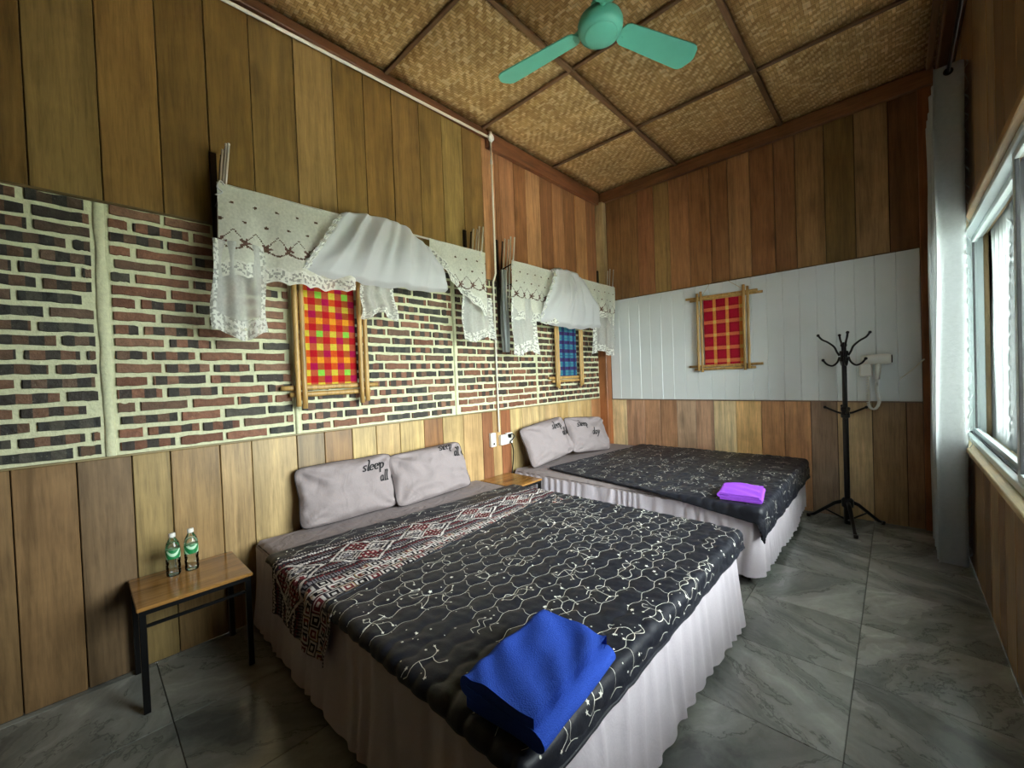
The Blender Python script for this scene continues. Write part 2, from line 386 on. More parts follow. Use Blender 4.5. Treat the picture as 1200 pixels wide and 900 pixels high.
ceil_o = struct(MB().box(LX - .1, RX + .12, FY - .1, BY + .12, H + .03, H + .12).build('ceiling', 'dark_gap'), 'woven bamboo mat ceiling divided by thin brown wooden battens', 'ceiling')
cx = [LX, -1.90, -0.825, 0.25, RX]; cy = [FY, -.40, .70, 1.80, 2.865, 4.0, BY]
for i in range(len(cx) - 1):
    for j in range(len(cy) - 1):
        dz = lambda u, v: -0.012 * sin(pi * u) * sin(pi * v)
        x0, x1, y0, y1 = cx[i], cx[i + 1], cy[j], cy[j + 1]
        o = MB().grid(lambda u, v: (x0 + (x1 - x0) * u, y0 + (y1 - y0) * (1 - v), H + .006 + dz(u, v)), 6, 6).build('ceiling_panel', 'weave', ceil_o, True)
        solid(o, .01)
for k, xx in enumerate(cx[1:4]):
    for j in range(len(cy) - 1):
        MB().cbox(xx - .02, xx + .02, cy[j] + .001, cy[j + 1] - .001, H - .022, H + .004, .003).build('batten', 'wood_y', ceil_o, color=shade((150, 104, 66)))
for yy in cy[1:-1]:
    for i in range(len(cx) - 1):
        MB().cbox(cx[i] + .021, cx[i + 1] - .021, yy - .016, yy + .016, H - .018, H + .004, .003).build('batten', 'wood_x', ceil_o, color=shade((142, 98, 62)))

def plank_run(parent, axis, joints, lo, hi, plane, depth, cols, zf=None, name='plank', mat='plank', gap=.0022, bev=.003):
    """vertical boards between consecutive joints; axis 'y' boards face +x or -x, axis 'x' boards face -y"""
    for k in range(len(joints) - 1):
        a, c_ = joints[k] + gap, joints[k + 1] - gap
        col = cols(k, (a + c_) / 2)
        z0, z1 = lo, hi
        d0 = random.uniform(-.002, .001)
        if axis == 'y':
            p0, p1 = sorted((plane + (d0 if depth < 0 else -d0), plane + depth))
            o = MB().cbox(p0, p1, a, c_, z0, z1, bev); cc = ((p0 + p1) / 2, (a + c_) / 2, (z0 + z1) / 2)
        else:
            o = MB().cbox(a, c_, plane - d0, plane + depth, z0, z1, bev); cc = ((a + c_) / 2, plane + depth / 2, (z0 + z1) / 2)
        o.build(name, mat, parent, color=col, loc=cc)

# --- left wall
wl = struct(MB().box(LX - .12, LX - .022, FY - .1, BY + .12, 0, H + .03).build('wall_left', 'dark_gap'), 'long wall of vertical planks with a cream-jointed brick band between', 'wall')
up = [FY, -1.27, -1.05, -.80, -.58, -.36, -.122, .131, .375, .604, .84, 1.111, 1.379, 1.622, 1.867, 2.133, 2.382, 2.626, 2.882, 3.06, 3.125, 3.349, 3.546, 3.804, 4.032, 4.277, 4.521, 4.782, 5.018]
UPC = [(140, 100, 46), (150, 106, 48), (132, 92, 40), (160, 120, 62), (144, 100, 44)]
UPR = [(176, 112, 68), (162, 98, 58), (188, 126, 76), (156, 94, 54)]
plank_run(wl, 'y', up, 2.505, H, LX, -.02, lambda k, y: shade(UPC[(k * 3) % 5] if y < 2.9 else UPR[(k * 3) % 4], .12))
lo_ = [FY, -1.25, -1.02, -.75, -.5, -.231, -.019, .186, .346, .58, .748, 1.019, 1.206, 1.413, 1.609, 1.823, 2.06, 2.263, 2.505, 2.748, 2.89, 3.014, 3.156, 3.348, 3.508, 3.755, 3.988, 4.22, 4.488, 4.755, 5.0]
LC = {5: (148, 108, 66), 6: (130, 98, 66), 7: (168, 132, 80), 8: (164, 122, 70), 9: (178, 138, 86), 10: (184, 148, 96), 11: (136, 108, 72), 12: (146, 100, 52), 13: (190, 154, 92), 14: (186, 148, 88), 15: (182, 144, 84), 16: (150, 92, 46), 17: (196, 156, 100), 18: (190, 148, 96), 19: (148, 86, 48), 20: (186, 142, 88), 21: (152, 86, 50), 22: (196, 160, 106), 23: (200, 160, 108), 24: (206, 168, 112), 25: (204, 164, 108), 26: (192, 148, 92), 27: (202, 160, 104), 28: (198, 154, 98), 29: (180, 116, 70)}
plank_run(wl, 'y', lo_, 0.0, 1.155, LX, -.02, lambda k, y: shade(LC.get(k, (140, 104, 64)), .05))
# ledge strip over and under the bricks
MB().cbox(LX - .02, LX + .012, FY, 4.98, 2.492, 2.504, .002).build('ledge_strip', 'wood_y', wl, color=shade((120, 92, 52)))
MB().cbox(LX - .02, LX + .006, FY, 4.98, 1.156, 1.166, .002).build('ledge_strip', 'wood_y', wl, color=shade((150, 128, 84)))
# mortar bed and bricks
def mort(u, v):
    y = FY + (4.98 - FY) * u; z = 1.167 + (2.492 - 1.167) * v
    return (LX - .004 + .003 * ns(y * 9, z * 14), y, z)
MB().grid(mort, 320, 66).build('mortar_bed', 'mortar', wl, True)
piers = [0.108, 1.03, 2.436, 3.626]
def pier(u, v, y0, w):
    z = 1.167 + 1.32 * v; a = pi * u
    return (LX - .004 + .016 * sin(a) * (1 + .3 * ns(z * 11, y0)), y0 + (w * (1 + .25 * ns(z * 7, y0 * 3))) * -cos(a) + .004 * ns(z * 5, y0 * 9), z)
for y0, w in ((.108, .022), (1.03, .014), (2.436, .014), (3.626, .010)):
    MB().grid(lambda u, v: pier(u, v, y0, w), 8, 60).build('mortar_rib', 'mortar', wl, True)
def brick_mesh(seed):
    rr = random.Random(seed); n = 6; vs = []; fs = []
    top = [(i / n, .5 + rr.uniform(-.09, .05)) for i in range(n + 1)]; bot = [(i / n, -.5 + rr.uniform(-.05, .09)) for i in range(n + 1)]
    e0, e1 = rr.uniform(-.02, .02), rr.uniform(-.02, .02)
    for lay, (inset, d) in enumerate(((0, -.5), (0, .25), (.045, .5))):
        for row in (bot, top):
            for k, (t, z) in enumerate(row):
                y = -.5 + t + (e0 if k == 0 else e1 if k == n else 0)
                y -= (y * 2) * inset * .35; z2 = z * (1 - inset * 1.8)
                vs.append((d, y, z2))
    L = 2 * (n + 1)
    for lay in (0, 1):
        o = lay * L
        for k in range(n):
            fs.append((o + k, o + k + 1, o + L + k + 1, o + L + k))
            fs.append((o + n + 1 + k + 1, o + n + 1 + k, o + L + n + 1 + k, o + L + n + 1 + k + 1))
        fs.append((o + n + 1, o, o + L, o + L + n + 1)); fs.append((o + n, o + 2 * n + 1, o + L + 2 * n + 1, o + L + n))
    o = 2 * L
    for k in range(n): fs.append((o + k, o + k + 1, o + n + 1 + k + 1, o + n + 1 + k))
    me = bpy.data.meshes.new('brick'); me.from_pydata(vs, [], fs); me.update(); me.materials.append(M['brick']); return me, vs, fs
BM = [brick_mesh(s) for s in range(8)]
sections = [(FY, .084, .235, .9), (.132, 1.012, .235, .25), (1.048, 2.42, .222, .75), (2.452, 3.614, .235, .45), (3.638, 4.972, .20, 1.0)]
CH = (2.492 - 1.167) / 19
brick_count = 0
far_mb = MB()
rnd = random.Random(11)
for (ya, yb, bl, sf) in sections:
    for r in range(19):
        z = 1.167 + CH * (r + .5) + .006
        y = ya - (bl * .5 if r % 2 else 0) + rnd.uniform(-.02, .02)
        while y < yb - .02:
            ln = bl * rnd.uniform(.88, 1.12); y0, y1 = max(y, ya), min(y + ln, yb); y += ln
            if y1 - y0 < .045: continue
            L = y1 - y0 - .024; hh = CH - .0215 + rnd.uniform(-.003, .003); yc = (y0 + y1) / 2
            zz = z + .004 * ns(yc * 2.2, r * .7) ; tw = rnd.uniform(-.012, .012)
            stripe = 1.0 if rnd.random() < sf else 0.0
            base = lin(*rnd.choice([(122, 82, 60), (134, 90, 68), (112, 72, 52), (132, 96, 74), (104, 78, 60)]))
            if sf > .8: base = lin(*rnd.choice([(96, 72, 54), (116, 84, 64), (84, 66, 52), (104, 82, 66)]))
            if rnd.random() < .12: base = lin(74, 70, 60)
            me, vs, fs = rnd.choice(BM)
            if yb < 3.7 and y1 > -.42 and brick_count < 300:
                o = bpy.data.objects.new('brick', me); COL.objects.link(o); brick_count += 1
                o.location = (LX + .001, yc, zz); o.scale = (.016, L, hh); o.rotation_euler = (tw, 0, 0)
                o.color = (base[0], base[1], base[2], stripe); o.parent = wl
            else:
                far_mb.add([(LX + .001 + p[0] * .016, yc + p[1] * L, zz + p[2] * hh) for p in vs], fs)
fo = far_mb.build('small_bricks', 'brick_far', wl); fo['kind'] = 'stuff'
# corner post
tr = struct(MB().cbox(LX - .02, -2.895, 4.985, BY + .001, 0, 2.5, .004).build('trim_1', 'plank', color=shade((176, 98, 52), .02)), 'orange-brown wooden corner post between brick band and white panel', 'trim')
tr = struct(MB().cbox(LX - .02, -2.90, 5.022, BY + .001, 2.502, 3.86, .004).build('trim_2', 'plank', color=shade((196, 160, 108), .02)), 'pale wooden corner post above the brick band', 'trim')

# --- back wall
wb = struct(MB().box(LX - .02, RX + .12, BY + .022, BY + .12, 0, H + .03).build('wall_back', 'dark_gap'), 'end wall of vertical planks with white panelling between', 'wall')
bu = [-2.9, -2.691, -2.444, -2.224, -2.026, -1.787, -1.545, -1.353, -1.13, -.906, -.719, -.481, -.254, -.016, .187, RX]
BUC = [(136, 92, 52), (140, 94, 54), (158, 96, 58), (150, 112, 62), (164, 104, 62), (146, 92, 52), (142, 88, 48), (160, 110, 66), (138, 86, 48), (134, 86, 50), (150, 104, 62), (124, 90, 48), (150, 112, 72), (112, 70, 40), (100, 66, 38)]
plank_run(wb, 'x', bu, 2.505, H, BY, .02, lambda k, y: shade(tuple(c * 1.16 for c in BUC[k % 15]), .05))
bl_ = [-2.906, -2.685, -2.428, -2.22, -2.001, -1.774, -1.57, -1.334, -1.079, -.866, -.638, -.426, -.167, .065, .174, RX]
BLC = [(224, 186, 136), (178, 126, 94), (182, 126, 92), (176, 120, 86), (180, 140, 110), (182, 136, 104), (226, 184, 132), (214, 162, 104), (192, 130, 82), (202, 138, 90), (150, 120, 96), (178, 146, 106), (150, 110, 70), (140, 96, 60), (130, 84, 50)]
plank_run(wb, 'x', bl_, 0, 1.132, BY, .02, lambda k, y: shade(tuple(min(246, c * 1.10 + 6) for c in BLC[k % 15]), .04))
px_ = -2.893; pj = [px_]
while pj[-1] < .17 - .07: pj.append(pj[-1] + .1455)
pj[-1] = .172
plank_run(wb, 'x', pj, 1.142, 2.50, BY - .004, .024, lambda k, y: (1, 1, 1, 1), name='panel', mat='pvc', gap=.0002, bev=.0045)
MB().cbox(-2.893, .172, BY - .012, BY + .01, 1.131, 1.143, .002).build('ledge_strip', 'wood_x', wb, color=shade((140, 112, 92)))
MB().cbox(-2.893, .172, BY - .010, BY + .01, 2.498, 2.507, .002).build('ledge_strip', 'wood_x', wb, color=shade((120, 88, 60)))
struct(MB().cbox(.174, .262, BY - .03, BY - .003, 0.003, 3.86, .004).build('trim_3', 'plank', color=shade((156, 88, 44), .02)), 'brown wooden post at right end of white panel behind curtain', 'trim')

# --- right wall with window opening
wr = MB()
wr.box(RX + .022, RX + .12, FY - .1, BY + .022, 0, WZ0 - .03); wr.box(RX + .022, RX + .12, FY - .1, BY + .022, WZ1 + .03, H + .03)
wr.box(RX + .022, RX + .12, FY - .1, WY0 - .03, WZ0 - .03, WZ1 + .03); wr.box(RX + .022, RX + .12, WY1 + .03, BY + .022, WZ0 - .03, WZ1 + .03)
wr = struct(wr.build('wall_right', 'dark_gap'), 'plank wall holding the wide window', 'wall')
def rj(a, b_, w, seed):
    q = random.Random(seed); o = [a]
    while o[-1] < b_ - w * 1.3: o.append(o[-1] + w * q.uniform(.8, 1.2))
    return o + [b_]
RC = [(150, 112, 70), (132, 94, 56), (160, 124, 80), (122, 84, 48), (144, 104, 62)]
plank_run(wr, 'y', rj(FY, BY, .22, 3), 0, WZ0 - .03, RX, .02, lambda k, y: shade(RC[k % 5]))
plank_run(wr, 'y', rj(FY, BY, .24, 4), WZ1 + .03, H, RX, .02, lambda k, y: shade(RC[(k * 2) % 5]))
plank_run(wr, 'y', rj(WY1 + .03, BY, .22, 5), WZ0 - .028, WZ1 + .028, RX, .02, lambda k, y: shade(RC[k % 5]))
plank_run(wr, 'y', rj(FY, WY0 - .03, .22, 6), WZ0 - .028, WZ1 + .028, RX, .02, lambda k, y: shade(RC[k % 5]))
wf = struct(MB().box(LX - .02, RX + .12, FY - .12, FY - .022, 0, H + .03).build('wall_front', 'dark_gap'), 'plank wall behind the viewer', 'wall')
plank_run(wf, 'x', rj(LX, RX, .25, 8), 0, H, FY - .02, .02, lambda k, y: shade(RC[k % 5]))

# --- ceiling mouldings
struct(MB().cbox(LX, LX + .05, FY, 2.93, 3.925, H - .001, .006).build('trim_4', 'wood_y', color=shade((120, 70, 38), .02)), 'narrow brown moulding under ceiling along left wall', 'trim')
struct(MB().cbox(LX, LX + .055, 2.932, BY - .07, 3.835, H - .001, .006).build('trim_5', 'wood_y', color=shade((136, 76, 42), .02)), 'deep brown moulding under ceiling right of white conduit', 'trim')
struct(MB().cbox(LX, RX - .105, BY - .06, BY - .001, 3.86, H - .001, .006).build('trim_6', 'wood_x', color=shade((150, 90, 50), .02)), 'brown moulding under ceiling along end wall', 'trim')
struct(MB().cbox(RX - .10, RX, FY, BY - .001, 3.87, H - .001, .006).build('trim_7', 'wood_y', color=shade((96, 56, 30), .02)), 'dark brown beam under ceiling along window wall', 'trim')

# --- window
wn = bpy.data.objects.new('window_1', None); COL.objects.link(wn); wn.location = (RX, (WY0 + WY1) / 2, WZ0)
struct(wn, 'wide sliding window with pale aluminium frame and wooden casing', 'window')
MB().cbox(RX - .035, RX + .06, WY0 - .07, WY1 + .07, WZ0 - .045, WZ0 - .012, .004).build('sill', 'wood_y', wn, color=shade((206, 178, 132), .02))
MB().cbox(RX - .020, RX + .06, WY0 - .07, WY1 + .07, WZ1 + .002, WZ1 + .05, .004).build('casing', 'wood_y', wn, color=shade((170, 132, 84), .02))
for yy in ((WY0 - .07, WY0 - .02), (WY1 + .02, WY1 + .07)):
    MB().cbox(RX - .020, RX + .06, yy[0], yy[1], WZ0 - .010, WZ1, .004).build('casing', 'plank', wn, color=shade((170, 132, 84), .02))
f = MB(); x0, x1 = RX + .012, RX + .128
f.cbox(x0, x1, WY0 - .02, WY1 + .02, WZ0 - .012, WZ0 + .025, .003); f.cbox(x0, x1, WY0 - .02, WY1 + .02, WZ1 - .03, WZ1 + .002, .003)
f.cbox(x0, x1, WY0 - .02, WY0 + .02, WZ0 + .025, WZ1 - .03, .003); f.cbox(x0, x1, WY1 - .02, WY1 + .02, WZ0 + .025, WZ1 - .03, .003)
f.build('frame', 'alu', wn)
MB().box(x0 + .03, x0 + .04, WY0, WY1, WZ0 + .025, WZ0 + .035).build('track', 'rubber', wn)
for k, (ya, yb, xx) in enumerate(((2.96, WY1 - .02, RX + .07), (WY0 + .02, 3.00, RX + .035))):
    s_ = MB(); za, zb = WZ0 + .027, WZ1 - .032; w_ = .034
    for a in ((ya, ya + w_, za, zb), (yb - w_, yb, za, zb), (ya + w_, yb - w_, za, za + w_), (ya + w_, yb - w_, zb - w_, zb)):
        s_.cbox(xx - .011, xx + .011, a[0], a[1], a[2], a[3], .002)
    so = s_.build('sash', 'alu', wn)
    gk = MB()
    for a in ((ya + w_, ya + w_ + .006, za + w_, zb - w_), (yb - w_ - .006, yb - w_, za + w_, zb - w_)): gk.box(xx - .008, xx + .008, *a)
    gk.build('gasket', 'rubber', so)
    MB().box(xx - .002, xx + .002, ya + w_, yb - w_, za + w_, zb - w_).build('pane', 'glass', so)

# ------------------------------------------------------------ beds
def skirt_mesh(x0, x1, y0, y1, ztop, zbot, seed, npl, amp):
    """gathered cloth round near side, foot and far side"""
    pts = []; r = .05
    pts += [(x0 + (x1 - r - x0) * i / 160, y0, 0, -1) for i in range(160)]
    pts += [(x1 - r + r * sin(a), y0 + r - r * cos(a), sin(a), -cos(a)) for a in [pi / 2 * i / 12 for i in range(12)]]
    pts += [(x1, y0 + r + (y1 - y0 - 2 * r) * i / 160, 1, 0) for i in range(160)]
    pts += [(x1 - r + r * cos(a), y1 - r + r * sin(a), cos(a), sin(a)) for a in [pi / 2 * i / 12 for i in range(12)]]
    pts += [(x1 - r - (x1 - r - x0) * i / 80, y1, 0, 1) for i in range(81)]
    S = [0]
    for a, c_ in zip(pts, pts[1:]): S.append(S[-1] + hypot(a[0] - c_[0], a[1] - c_[1]))
    n = len(pts)
    def fn(u, v):
        k = min(n - 1, int(round(u * (n - 1)))); x, y, nx, ny = pts[k]; s = S[k]
        ph = s * npl + 1.6 * ns(s * 3.1, seed) + .5 * ns(s * 9, v, seed)
        pl_ = (sin(2 * pi * ph) * .6 + .4 * sin(4 * pi * ph + 1.1) * ns(s * 2, seed + 3)) * (.55 + .9 * abs(ns(s * 1.3, seed + 9)))
        out = amp * (.45 + .55 * v ** .8) * pl_ + .035 * v ** 1.3 * (.6 + ns(s * 1.1, seed + 5)) + .004
        zb = zbot + .022 * ns(s * 2.3, seed + 7)
        return (x + nx * out, y + ny * out, ztop + (zb - ztop) * v + .003 * sin(2 * pi * ph) * (1 - v))
    return MB().grid(fn, n - 1, 16)

def make_bed(label, y0, y1, xf, zt, seed, npl, zbot, sk_amp):
    t = thing('bed', label, 'bed', (-1.85, (y0 + y1) / 2, 0), 'double beds with grey pleated skirts')
    hx = -2.985
    MB().cbox(hx + .03, xf - .05, y0 + .05, y1 - .05, .14, .30, .01).build('base', 'dark_metal', t)
    for lx in (hx + .08, (hx + xf) / 2, xf - .13):
        for ly in (y0 + .08, y1 - .15):
            MB().cbox(lx, lx + .06, ly, ly + .06, 0, .14, .004).build('leg', 'dark_metal', t)
    MB().cbox(hx + .004, xf - .012, y0 + .014, y1 - .014, .30, zt - .012, .03).build('mattress', 'mattress', t)
    def top(u, v):
        a = hx + .05 + (xf - hx - .05) * u; b_ = y0 + (y1 - y0) * v
        e = min(xf - a, b_ - y0, y1 - b_); rr = .035
        dz = 0 if e > rr else -(rr - sqrt(max(0, rr * rr - (rr - e) ** 2)))
        w = .004 * ns(a * 3, b_ * 9, seed) + .006 * max(0, .12 - (b_ - y0)) / .12 * sin(a * 70 + 4 * ns(a * 6, b_ * 3)) * max(0, 1 - (a - hx) / .5)
        return (a, b_, zt + dz + w)
    sh = MB().grid(top, 90, 80).build('sheet', 'sheet', t, True)
    MB().tube([(hx + .03 + (xf - hx - .06) * i / 30, y0 + .012, zt - .022 + .003 * ns(i * .7, seed)) for i in range(31)], .0035, 5).build('piping', 'piping', sh, True)
    skirt_mesh(hx + .045, xf, y0 + .004, y1 - .004, zt - .03, zbot, seed, npl, sk_amp).build('skirt', 'skirt', t, True)
    return t
B1 = dict(y0=.725, y1=2.60, xf=-.70, zt=.53); B2 = dict(y0=3.12, y1=5.07, xf=-.70, zt=.53)
make_bed('nearer double bed with grey sheet and pleated skirt, between the two small tables', B1['y0'], B1['y1'], B1['xf'], B1['zt'], 2.3, 7.0, .035, .019)
make_bed('farther double bed with grey sheet and gathered skirt, along the end wall', B2['y0'], B2['y1'], B2['xf'], B2['zt'], 8.1, 11.0, .07, .021)

# ------------------------------------------------------------ draped cloths
def drape(a, b_, B, z0, r=.032, flare=.06):
    ox = max(0.0, a - B['xf']); oy = (b_ - B['y0']) if b_ < B['y0'] else max(0.0, b_ - B['y1'])
    s = hypot(ox, oy); x = min(a, B['xf']); y = min(max(b_, B['y0']), B['y1'])
    if s < 1e-6: return x, y, z0
    dx, dy = ox / s, oy / s
    if s < r * pi / 2: out, down = r * sin(s / r), r * (1 - cos(s / r))
    else: e = s - r * pi / 2; out, down = r + flare * e, r + e * sqrt(1 - flare ** 2)
    return x + dx * out, y + dy * out, z0 - down
LAM, ROW = .122, .088
def rowwave(b_, k): return .0105 * sin(2 * pi * b_ / LAM + k * pi)
def quilt_surf(B, seed, z0, wr_amp=.007):
    def h(a, b_):
        k = round(a / ROW); best = 9
        for kk in (k - 1, k, k + 1): best = min(best, abs(a - kk * ROW - rowwave(b_, kk)))
        puff = .006 * min(1.0, best / .025) ** .6
        side = abs(((b_ / LAM + (.25 if int(floor(a / ROW)) % 2 else .75)) % 1) - .5) * LAM
        puff = min(puff, .001 + .006 * min(1, (.5 * LAM - side) / .03) ** .6) if False else puff
        wr_ = wr_amp * max(0, ns(a * 2.2 + b_ * 1.2, b_ * 2.6, seed)) + .0035 * ns(a * 5 - b_ * 3, b_ * 6, seed + 4)
        crease = .009 * abs(sin((a * .8 + b_ * .9) * 17 + 3 * ns(a * 2, b_ * 2, seed))) * max(0, ns(a * 1.4, b_ * 1.4, seed + 11))
        fine = .0028 * ns(a * 26 + b_ * 9, b_ * 22 - a * 8, seed + 2) + .0022 * ns(a * 11 - b_ * 40, b_ * 9, seed + 7)
        return puff + wr_ + crease + fine
    def S(a, b_, lift=0.0):
        x, y, z = drape(a, b_, B, z0)
        k = h(a, b_) + lift
        ox = a - B['xf']; oy = (b_ - B['y0']) if b_ < B['y0'] else (b_ - B['y1'] if b_ > B['y1'] else 0)
        s = hypot(max(0, ox), oy)
        if s > 1e-6:
            dx, dy = max(0, ox) / s, oy / s; th = min(pi / 2, s / .032)
            rip = .004 * sin((a * abs(dy) + b_ * abs(dx)) * 19 + 5 * ns(a, b_, seed)) * min(1, s / .2)
            return (x + dx * (k * sin(th) + rip), y + dy * (k * sin(th) + rip), z + k * cos(th))
        return (x, y, z + k)
    return S
def ribbon(mb, S, pts, w, lift, step=.012, wfn=None):
    """flat printed line following surface S(a,b)"""
    P = [Vector((p[0], p[1])) for p in pts]; Q = [P[0]]
    for p, q in zip(P, P[1:]):
        n = max(1, int((q - p).length / step))
        Q += [p + (q - p) * (i + 1) / n for i in range(n)]
    vs = []
    for i, p in enumerate(Q):
        t = Q[min(i + 1, len(Q) - 1)] - Q[max(i - 1, 0)]
        if t.length < 1e-9: t = Vector((1, 0))
        t.normalize(); nn = Vector((-t.y, t.x)); ww = w * (wfn(t) if wfn else 1) / 2
        for sg in (-1, 1): vs.append(S(p.x + nn.x * ww * sg, p.y + nn.y * ww * sg, lift))
    mb.add(vs, [(2 * i, 2 * i + 1, 2 * i + 3, 2 * i + 2) for i in range(len(Q) - 1)])
def star(mb, S, a, b_, r, lift, rot=0):
    vs = [S(a, b_, lift)] + [S(a + cos(rot + pi * k / 5) * (r if k % 2 == 0 else r * .45), b_ + sin(rot + pi * k / 5) * (r if k % 2 == 0 else r * .45), lift) for k in range(10)]
    mb.add(vs, [(0, 1 + k, 1 + (k + 1) % 10) for k in range(10)])
def dot(mb, S, a, b_, r, lift):
    mb.add([S(a + cos(pi * k / 3) * r, b_ + sin(pi * k / 3) * r, lift) for k in range(6)], [(0, 1, 2, 3, 4, 5)])
FIG = [  # line drawings of sky figures, unit size
    [[(-.5, .3), (-.2, .45), (0, .2), (.2, .45), (.5, .25), (.35, -.05)], [(0, .2), (0, -.4)], [(-.3, -.45), (0, -.4), (.3, -.5)]],
    [[(-.6, 0), (-.3, .25), (.1, .1), (.4, .3), (.6, .05), (.3, -.15), (.05, -.05), (-.3, -.2), (-.6, 0)], [(.6, .05), (.75, .25)], [(.6, .05), (.8, -.1)]],
    [[(0, .6), (.13, .48), (0, .36), (-.13, .48), (0, .6)], [(0, .36), (-.05, 0), (-.3, -.5)], [(-.05, 0), (.2, -.3), (.15, -.55)], [(-.4, .25), (0, .25), (.45, .1)], [(.45, .35), (.45, -.15)]],
    [[(-.5, -.4), (-.2, 0), (.2, .1), (.5, .5)], [(-.2, 0), (-.45, .3)], [(.2, .1), (.5, -.2), (.3, -.5)], [(.5, .5), (.65, .35)]],
    [[(-.5, .1), (-.3, .3), (0, .1), (.25, .3), (.5, .1)], [(-.5, -.15), (-.25, .05), (0, -.15), (.25, .05), (.5, -.15)], [(-.2, -.5), (.1, -.3), (.35, -.5)]],
    [[(-.6, .2), (-.1, .25), (.3, .05), (.6, .15)], [(-.1, .25), (-.25, -.2), (-.45, -.45)], [(.3, .05), (.2, -.3), (.4, -.5)], [(-.6, .2), (-.7, .45), (-.45, .4)], [(.6, .15), (.7, .4)]],
    [[(0, .5), (-.15, .62), (-.25, .45), (-.05, .3), (.15, .1), (.1, -.2), (-.2, -.35), (-.35, -.15)], [(.1, -.2), (.45, -.3), (.6, -.05)], [(-.05, .3), (-.45, .15)]],
]
def quilt(name, label, B, seed, z0, head, foot, near, far, nfig, net=True):
    """head(b), near(a) give the slanting edges of the flat cloth"""
    S = quilt_surf(B, seed, z0); rr = random.Random(int(seed * 10))
    def flat(u, v):
        bb = near(.5) + (far - near(.5)) * v
        a = head(bb) + (foot - head(bb)) * u
        tt = (a - head(bb)) / max(.01, foot - head(bb)); n_ = near(tt)
        return a, n_ + (far - n_) * v
    o = MB().grid(lambda u, v: S(*flat(u, v)), 200, 190).build(name, 'quilt', None, True)
    tag(o, label, 'quilt'); solid(o, .014)
    ins = lambda a, b_, mg=.016: (head(b_) + mg < a < foot - mg * 1.6) and (near((a - head(b_)) / (foot - head(b_))) + mg < b_ < far - mg)
    mb = MB(); L = .0022
    def clipped(pts, w):
        run = []
        for p in pts + [None]:
            if p is not None and ins(*p): run.append(p)
            else:
                if len(run) > 1: ribbon(mb, S, run, w, L)
                run = []
    if net:
        k0, k1 = int(head(near(.5)) / ROW) - 3, int(foot / ROW) + 2
        for k in range(k0, k1 + 1):
            bs = [near(0) - .3 + i * .014 for i in range(int((far - near(0) + .6) / .014))]
            pts = [(k * ROW + rowwave(bb, k), bb) for bb in bs]
            # the stitched line comes and goes
            run = []
            for p in pts:
                if ns(p[0] * 2.1, p[1] * 2.1, seed + 20) > -.30: run.append(p)
                else:
                    clipped(run, .0019); run = []
            clipped(run, .0019)
            j0 = int(floor((near(0) - .3) / LAM)); j1 = int(far / LAM) + 1
            for j in range(j0, j1 + 1):
                bb = (j + (.25 if k % 2 == 0 else .75)) * LAM
                a0 = k * ROW + .0105; a1 = (k + 1) * ROW - .0105
                if ns(a0 * 2.1, bb * 2.1, seed + 20) > -.12:
                    clipped([(a0 + (a1 - a0) * i / 8, bb + .008 * sin(2 * pi * i / 8)) for i in range(9)], .0015)
    na = max(2, int((foot - head(near(.5))) / .225)); nb = max(2, int((far - near(.5)) / .225)); q = 0
    for i in range(na):
        for j in range(nb):
            a = head(near(.5)) + (i + .5 + rr.uniform(-.22, .22)) * (foot - head(near(.5))) / na; b_ = near(.5) + (j + .5 + rr.uniform(-.22, .22)) * (far - near(.5)) / nb
            fg = FIG[rr.randrange(len(FIG))]; sc = rr.uniform(.09, .14); an = rr.uniform(-.6, .6) + pi / 2
            for st in fg:
                pts = [(a + sc * (p[0] * cos(an) - p[1] * sin(an)), b_ + sc * (p[0] * sin(an) + p[1] * cos(an))) for p in cat_rom([(x, y, 0) for x, y in st], 5)]
                clipped(pts, .0023)
                e = pts[-1]
                if ins(*e): star(mb, S, e[0], e[1], .007, L, rr.random())
    for i in range(int(150 * nfig)):
        a = rr.uniform(head(near(.5)) - .2, foot); b_ = rr.uniform(near(0) - .2, far)
        if not ins(a, b_): continue
        if rr.random() < .28: star(mb, S, a, b_, rr.uniform(.006, .011), L, rr.random() * 2)
        else: dot(mb, S, a, b_, rr.uniform(.002, .0042), L)
    mb.build('star_print', 'print', o)['kind'] = 'stuff'
    # raised hem along the foot edge
    hm = MB().tube([S(foot - .004, near(1) + .01 + (far - near(1) - .02) * i / 60, -.004) for i in range(61)], .008, 6)
    hm.build('hem', 'quilt', o, True)
    MB().tube([S(head(bb) + .006, bb, -.003) for bb in [near(0) + .01 + (far - near(0) - .02) * i / 60 for i in range(61)]], .007, 6).build('hem', 'quilt', o, True)
    return o, S
EDGE = lambda b_: -1.80 - .20 * max(0, (b_ - .70) / 1.9)
q1, S1 = quilt('quilt', 'black quilt with cream star and wavy line print, blue towel on it', B1, 3.1, .556,
               EDGE, -.70 + .115, lambda t: .725 - .058, 2.60 + .04, 3.4)
HEAD = lambda b_: -2.60 + .12 * (b_ - .7) / 1.95
Su = quilt_surf(B1, 9.3, .546, .003)
def under(u, v):
    b_ = .675 + (2.635 - .675) * v; return Su(HEAD(b_) + (EDGE(b_) + .10 - HEAD(b_)) * u, b_)
uo = MB().grid(under, 60, 110).build('under_layer', 'quilt', q1, True); solid(uo, .010)
pm = MB(); ru = random.Random(4)
for k in range(90):
    b_ = ru.uniform(.70, 2.6); a = HEAD(b_) + ru.uniform(.015, .13)
    if k % 3 == 0:
        an = ru.uniform(0, 6); ribbon(pm, Su, [(a + .035 * cos(an) * t_ + .008 * sin(7 * t_), b_ + .05 * t_) for t_ in (-1, -.5, 0, .5, 1)], .0022, .002)
    else: dot(pm, Su, a, b_, ru.uniform(.0025, .005), .002)
